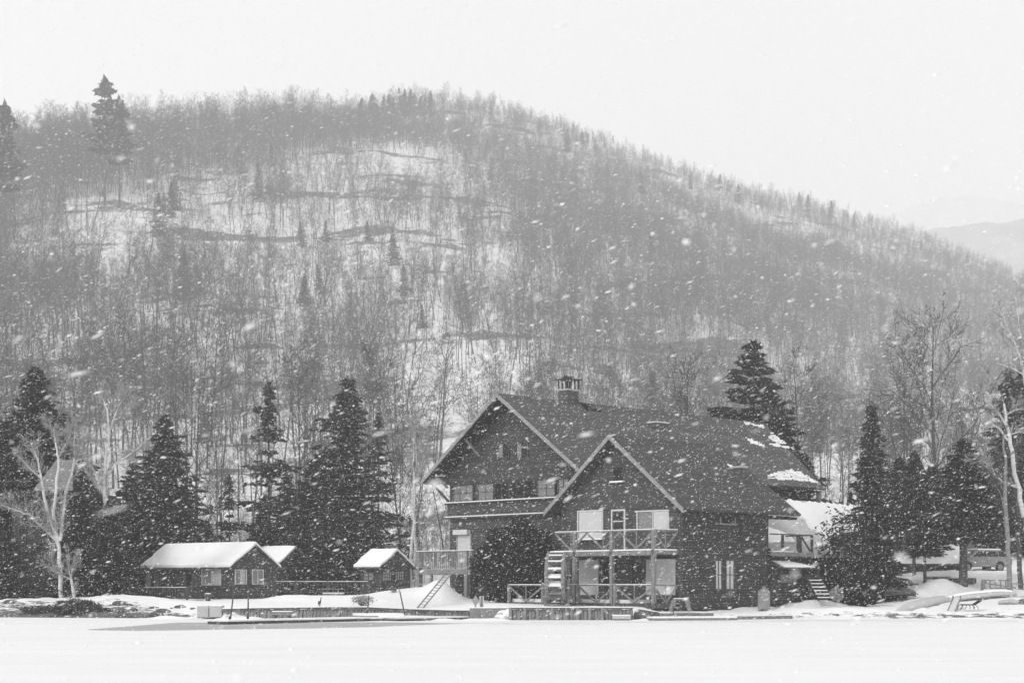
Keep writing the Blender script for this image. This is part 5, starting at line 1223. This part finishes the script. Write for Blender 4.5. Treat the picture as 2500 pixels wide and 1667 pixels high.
def bush(name, label, px, py0, py1, Y, wid_px, n_, m='cedar', seed=0, size=.2, cat='bush', shell=.55, deep=.8):
    r_ = np.random.default_rng(seed); b = P(px, py1, Y); t = P(px, py0, Y); h = t.z - b.z; rx = wid_px / 2 / F * Y
    g_ = r_.normal(0, 1, (n_, 3)); g_ /= np.linalg.norm(g_, axis=1, keepdims=True); rad = r_.uniform(shell, 1, (n_, 1)) ** .6
    lob = 1 + .16 * np.sin(g_[:, :1] * 7 + seed) * np.cos(g_[:, 2:3] * 6) + .10 * np.sin(g_[:, 1:2] * 11 + 2)
    C = g_ * rad * lob * np.array([[rx, rx * deep, h / 2]]) + np.array([[0, 0, h / 2]])
    # sit wide on the ground: push the lower half out
    C[:, 0] *= np.where(C[:, 2] < h * .35, 1.02, 1.0); C[:, 2] = np.maximum(C[:, 2], -.05 + 0 * C[:, 2])
    V_, Fc_ = leaf_quads(C, size, r_, .8, 1.7)
    r = empty(name, (b.x, b.y, b.z), label, cat); link('foliage', mesh_np('foliage', V_, Fc_, M[m]), r)
    S = []
    for i in range(26):
        e = C[r_.integers(0, n_)] * .8; S.append((np.zeros(3), e * .5 + r_.normal(0, .05, 3), .05, .03)); S.append((S[-1][1], e, .03, .012))
    link('stems', segs_mesh('stems', S, M['bark']), r)
    return r
bush('cedar_bush', 'big rounded dark cedar in front of the raised deck, left of the paddle wheel', 1262, 1278, 1478, 94.6, 208, 38000, seed=1, size=.13, deep=.42)
bush('leafy_shrub', 'tall loose leafy evergreen shrub in front of the metal porch roof, snow showing through it', 2058, 1236, 1470, 96.5, 150, 2400, seed=12, size=.17, shell=.12, cat='shrub')
bush('leafy_shrub', 'loose leafy evergreen shrub at the foot of the back stair, below the taller one', 2040, 1380, 1476, 94.5, 80, 2400, seed=13, size=.15, shell=.3, cat='shrub')
bush('shrub', 'dark shrub under the narrow spruce at the snow line', 2100, 1405, 1478, 93, 110, 6000, seed=2, size=.16)
bush('dry_bush', 'dark twiggy bush on the left shore below the small birch', 190, 1462, 1506, 91, 120, 4200, 'brush', 3, .13, shell=.1)
bush('dry_bush', 'low dark brush at the water edge left of the picket railing', 95, 1478, 1508, 91.6, 90, 2400, 'brush', 4, .12, shell=.1)
bush('dry_bush', 'small dark tuft on the rocky bank below the picket railing', 255, 1482, 1506, 90.6, 45, 900, 'brush', 5, .1, shell=.1)
bush('dry_grass', 'pale dry grass tufts poking from the snow above the board wall', 885, 1452, 1476, 90.5, 60, 420, 'birch_twig', 6, .10, shell=.05, cat='grass tuft')
bush('pale_shrub', 'pale bleached root shrub at the foot of the back stair', 2043, 1434, 1468, 91, 24, 500, 'birch_twig', 7, .2, shell=.3, cat='shrub')
bush('shrub', 'small dark shrub left of the parked car', 1900, 1470, 1478, 92, 20, 200, 'brush', 8, .08)

# ------------------------------------------------------------------ birches and big bare trees
def traced_tree(name, label, Y, limbs, m='birch', mt='birch_twig', seed=0, twigs=(7, 4), tl=1.0, cat='birch', group=None, trunk_n=1, minr=.009, jit=.35, spread=(22, 50)):
    """limbs: list of (start depth offset, end depth offset, [(px, py, radius), ...])"""
    r_ = np.random.default_rng(seed); T = []; S = [[] for _ in range(4)]
    b = P(limbs[0][2][0][0], limbs[0][2][0][1], Y); r = empty(name, b, label, cat, group)
    bb = np.array(b)
    for li, (d0, d1, pts_) in enumerate(limbs):
        n_ = len(pts_); Q = [np.array(P(p[0], p[1], Y + d0 + (d1 - d0) * i / max(1, n_ - 1))) - bb for i, p in enumerate(pts_)]; Rr_ = [p[2] for p in pts_]
        # subdivide with a little wiggle
        for i in range(n_ - 1):
            K = 4; prev = Q[i]; pr_ = Rr_[i]
            for k in range(1, K + 1):
                t = k / K; c = Q[i] * (1 - t) + Q[i + 1] * t; ln = np.linalg.norm(Q[i + 1] - Q[i])
                if k < K: c = c + r_.normal(0, .02 * ln, 3)
                rc = Rr_[i] * (1 - t) + Rr_[i + 1] * t
                (T if li < trunk_n else S[0]).append((prev, c, pr_, rc))
                if rc < .12 and r_.random() < .95:
                    for _ in range(2 if rc < .06 else 1):
                        ax = (c - prev) / np.linalg.norm(c - prev); v = r_.normal(0, 1, 3); v[1] *= .7; v -= ax * v.dot(ax); v /= np.linalg.norm(v); a = R(r_.uniform(*spread))
                        grow(r_, c, ax * math.cos(a) + v * math.sin(a), tl * r_.uniform(.5, 1.3), max(rc * .5, .014), 1, S, (0, twigs[0], twigs[1], 0), up=.3, wig=.16)
                prev, pr_ = c, rc
    link('trunk', segs_mesh('trunk', T, M[m], 7), r)
    B_ = [(a, b_, max(c, minr), max(e, minr * .8)) for (a, b_, c, e) in S[0]]; 
    if B_: link('limbs', segs_mesh('limbs', B_, M[m], 6), r)
    B_ = [(a, b_, max(c, minr), max(e, minr * .8)) for lev in S[1:] for (a, b_, c, e) in lev]
    if B_: link('twigs', segs_mesh('twigs', B_, M[mt], 3), r)
    return r
traced_tree('birch', 'pale birch with several stems fanning up from a low fork before the shingle roof', 96, [
    (0, 0, [(150, 1480, .14), (148, 1400, .125), (143, 1330, .115)]),
    (0, .3, [(143, 1330, .12), (128, 1283, .10), (112, 1229, .09), (101, 1168, .07), (92, 1120, .05), (76, 1082, .03)]),
    (0, -.5, [(143, 1322, .11), (131, 1262, .10), (138, 1190, .085), (143, 1118, .07), (136, 1080, .05), (131, 1045, .025)]),
    (0, .8, [(146, 1320, .11), (153, 1263, .09), (163, 1190, .08), (184, 1130, .06), (200, 1095, .04), (207, 1064, .02)]),
    (.3, .4, [(176, 1150, .05), (181, 1100, .04), (184, 1034, .02)]), (0, .4, [(143, 1118, .05), (160, 1085, .035), (172, 1058, .02)]),
    (0, -.8, [(143, 1328, .08), (110, 1292, .06), (70, 1255, .05), (35, 1243, .035), (2, 1232, .02)]),
    (.1, .6, [(101, 1168, .04), (70, 1140, .03), (44, 1112, .02)])], seed=1, tl=1.0)
traced_tree('birch', 'tall pale birch with a straight upper stem and one long branch reaching right', 99, [
    (0, 0, [(262, 1460, .13), (257, 1300, .12), (255, 1198, .115)]),
    (0, 0, [(255, 1198, .115), (257, 1130, .10), (266, 1064, .075), (262, 999, .06), (245, 965, .025)]),
    (0, .5, [(263, 1075, .08), (275, 1030, .06), (290, 990, .04), (305, 970, .02)]), (.1, .3, [(280, 1025, .04), (305, 1010, .025), (316, 1002, .015)]),
    (0, -.6, [(262, 1158, .08), (290, 1125, .06), (330, 1100, .04), (366, 1068, .02)]),
    (0, .5, [(260, 1105, .05), (300, 1100, .03), (340, 1090, .015)]),
    (0, .5, [(250, 1200, .08), (235, 1155, .06), (215, 1130, .04), (200, 1100, .02)]), (0, -.5, [(246, 1195, .06), (222, 1165, .03), (205, 1140, .02)]),
    (0, -.3, [(258, 1120, .05), (245, 1092, .035), (228, 1078, .02)])], seed=2, tl=.9)
traced_tree('birch', 'small crooked pale birch near the shore with low spreading branches, below the fan shaped one', 94, [
    (0, 0, [(182, 1470, .10), (179, 1438, .09), (174, 1413, .08)]),
    (0, .3, [(174, 1413, .05), (150, 1404, .04), (134, 1395, .03)]), (.2, .5, [(150, 1404, .035), (131, 1386, .03), (125, 1362, .02), (127, 1345, .012)]),
    (0, -.3, [(174, 1413, .045), (168, 1390, .03), (169, 1362, .015)]), (0, .5, [(172, 1408, .03), (178, 1385, .02), (190, 1370, .012)]), (0, -.4, [(160, 1408, .03), (135, 1395, .02), (110, 1380, .012)])], seed=3, tl=.6, twigs=(5, 3))
traced_tree('birch', 'pale birch with a thick leaning trunk at the right edge, dark evergreens behind', 98, [
    (0, 0, [(2530, 1460, .18), (2512, 1330, .16), (2498, 1255, .15), (2483, 1177, .13), (2466, 1083, .12), (2451, 985, .06)]),
    (0, .4, [(2458, 1040, .07), (2440, 1010, .05), (2405, 972, .02)]), (0, -.4, [(2461, 1075, .07), (2440, 1045, .045), (2414, 1032, .02)]),
    (0, .5, [(2485, 1188, .10), (2450, 1176, .08), (2432, 1163, .06), (2420, 1140, .04), (2394, 1120, .02)]), (0, -.5, [(2456, 1012, .05), (2480, 1000, .03), (2505, 998, .02)]),
    (0, .5, [(2465, 1060, .05), (2490, 1053, .03), (2510, 1060, .02)])], seed=4, tl=.8)
traced_tree('birch', 'taller pale birch whose top leans in from the right edge above the other birch', 104, [
    (0, 0, [(2560, 1460, .22), (2540, 1200, .19), (2515, 1000, .15), (2502, 925, .12)]),
    (0, 0, [(2502, 925, .10), (2485, 860, .08), (2462, 800, .05), (2438, 752, .025)]), (0, .5, [(2505, 935, .09), (2500, 860, .07), (2486, 790, .05), (2478, 720, .02)]),
    (0, -.6, [(2500, 915, .06), (2468, 897, .045), (2432, 886, .02)]), (0, .6, [(2508, 900, .06), (2515, 800, .04), (2510, 720, .02)]), (0, -.4, [(2480, 850, .05), (2455, 840, .03), (2430, 800, .015)])], seed=5, tl=1.3)
traced_tree('slim_tree', 'straight grey trunk at the end of the picket railing on the right bank', 97, [
    (0, 0, [(2466, 1455, .17), (2463, 1380, .15), (2459, 1300, .14), (2455, 1180, .11), (2450, 1060, .06)]),
    (0, .5, [(2456, 1250, .05), (2440, 1200, .03), (2420, 1170, .02)])], m='deckwood', mt='bark', seed=6, tl=1.0, cat='tree')
traced_tree('slim_tree', 'dark trunk just right of the straight grey one at the right edge', 99, [
    (0, 0, [(2492, 1437, .16), (2488, 1340, .14), (2482, 1220, .12), (2480, 1100, .07)]), (0, .4, [(2488, 1350, .06), (2476, 1310, .04), (2462, 1290, .02)])], m='bark', mt='bark', seed=7, cat='tree')
for k, (a, b, lb) in enumerate(((1003, 1008, 'left one of two white birch trunks beside the small cabin'), (1014, 1013, 'right one of two white birch trunks beside the small cabin'))):
    traced_tree('birch', lb, 113 + k, [(0, 0, [(a, 1440, .11), (a + 1, 1340, .095), (b, 1200, .075), (b + 3, 1110, .045), (b, 1040, .02)]), (0, .6, [(b, 1180, .05), (b + 22, 1130, .03), (b + 30, 1090, .015)])], seed=20 + k, tl=1.2, group='birch trunks beside the small cabin')
def big_bare(label, px, Y, top, pid, k=1.0, group='big bare trees behind the buildings'):
    tr, cr = near_protos[pid]; return place_tree('bare_tree', tr, cr, px, Y, 16, top, label, 'bare tree', group, rot=float(rng.uniform(0, 6)), xs_=k)
NEWB = bare_tree_segs(400, H=16, r=.2, cs=.22, n1=20, nsub=(0, 6, 5, 0), spread=.42, minr=.016)
near_protos.append((segs_mesh('spreading_trunk', NEWB[0], M['bark'], 6), segs_mesh('spreading_crown', NEWB[1], M['bark'])))
big_bare('big bare tree with a wide branching crown behind the evergreens at the right', 2300, 122, 790, 5, 1.0)
big_bare('bare tree leaning out above the snowy ridge of the lodge roof', 1655, 124, 905, 5, 1.0)
big_bare('bare tree with a fine rounded crown above the long cabin, left of the slender spruce', 487, 124, 945, 5, .9)
big_bare('bare tree right of the layered pine behind the lodge roof', 1960, 128, 880, 2, .9)
big_bare('tall thin bare tree between the thin ragged spruce and the big gable of the lodge', 985, 124, 880, 1, .8)
big_bare('bare tree standing left of the big bare tree at the right', 2210, 126, 860, 4, .9)

# ------------------------------------------------------------------ haze and falling snow
def haze_box(dens):
    x0, x1, y0, y1, z0, z1 = -4200, 4200, -80, 5000, -3, 1130
    m = bpy.data.materials.new('haze'); m.use_nodes = True; n = m.node_tree; n.nodes.clear()
    o_ = n.nodes.new('ShaderNodeOutputMaterial'); v = n.nodes.new('ShaderNodeVolumePrincipled')
    v.inputs['Color'].default_value = (1, 1, 1, 1); v.inputs['Density'].default_value = dens; v.inputs['Anisotropy'].default_value = .0
    n.links.new(v.outputs[0], o_.inputs['Volume'])
    mb = MB(); mb.hexa([(x0, y0, z0), (x1, y0, z0), (x1, y1, z0), (x0, y1, z0), (x0, y0, z1), (x1, y0, z1), (x1, y1, z1), (x0, y1, z1)])
    tag(mb.build('haze', m), 'pale snowy haze filling the air', None, None, 'stuff')
haze_box(.0005)

def snowfall():
    r_ = np.random.default_rng(21); d0, d1 = 3.2, 112; dens = 2.0
    n = int(dens * (d1 ** 3 - d0 ** 3) / 3 * .80 * .50)
    Y = (r_.random(n) * (d1 ** 3 - d0 ** 3) + d0 ** 3) ** (1 / 3)
    X = r_.uniform(-.40, .40, n) * Y; Z = CH + r_.uniform(-.07, .43, n) * Y - 0
    ok = Z > .05; X, Y, Z = X[ok], Y[ok], Z[ok]; n = len(X)
    a = np.radians(r_.normal(25, 9, n)); d = np.stack([np.cos(a), r_.normal(0, .2, n), np.sin(a)], -1); d /= np.linalg.norm(d, axis=1, keepdims=True)
    L = r_.lognormal(math.log(.0145), .62, n)[:, None]; rad = r_.lognormal(math.log(.0054), .42, n)[:, None]
    L = L * np.where(Y < 30, 1.2, 1.0)[:, None]; L = np.minimum(L, .06); rad = np.minimum(rad, .014)
    C = np.stack([X, Y, Z], -1)
    s = np.cross(d, [0, 1, 0]); s /= np.linalg.norm(s, axis=1, keepdims=True); t = np.cross(d, s)
    V = np.stack([C - d * L, C + s * rad - d * L * .3, C + t * rad, C - s * rad + d * L * .25, C - t * rad, C + d * L], 1).reshape(-1, 3)
    i = np.arange(n)[:, None] * 6
    tri = [(0, 2, 1), (0, 3, 2), (0, 4, 3), (0, 1, 4), (5, 1, 2), (5, 2, 3), (5, 3, 4), (5, 4, 1)]
    Fc = np.concatenate([np.concatenate([i + a_, i + b_, i + c_], 1) for a_, b_, c_ in tri], 0)
    m = mat('snowflake', .92, .02, 1, .9)
    tag(link('falling_snow', mesh_np('falling_snow', V, Fc, m)), 'snowflakes blowing slantwise through the air', None, None, 'stuff')
snowfall()
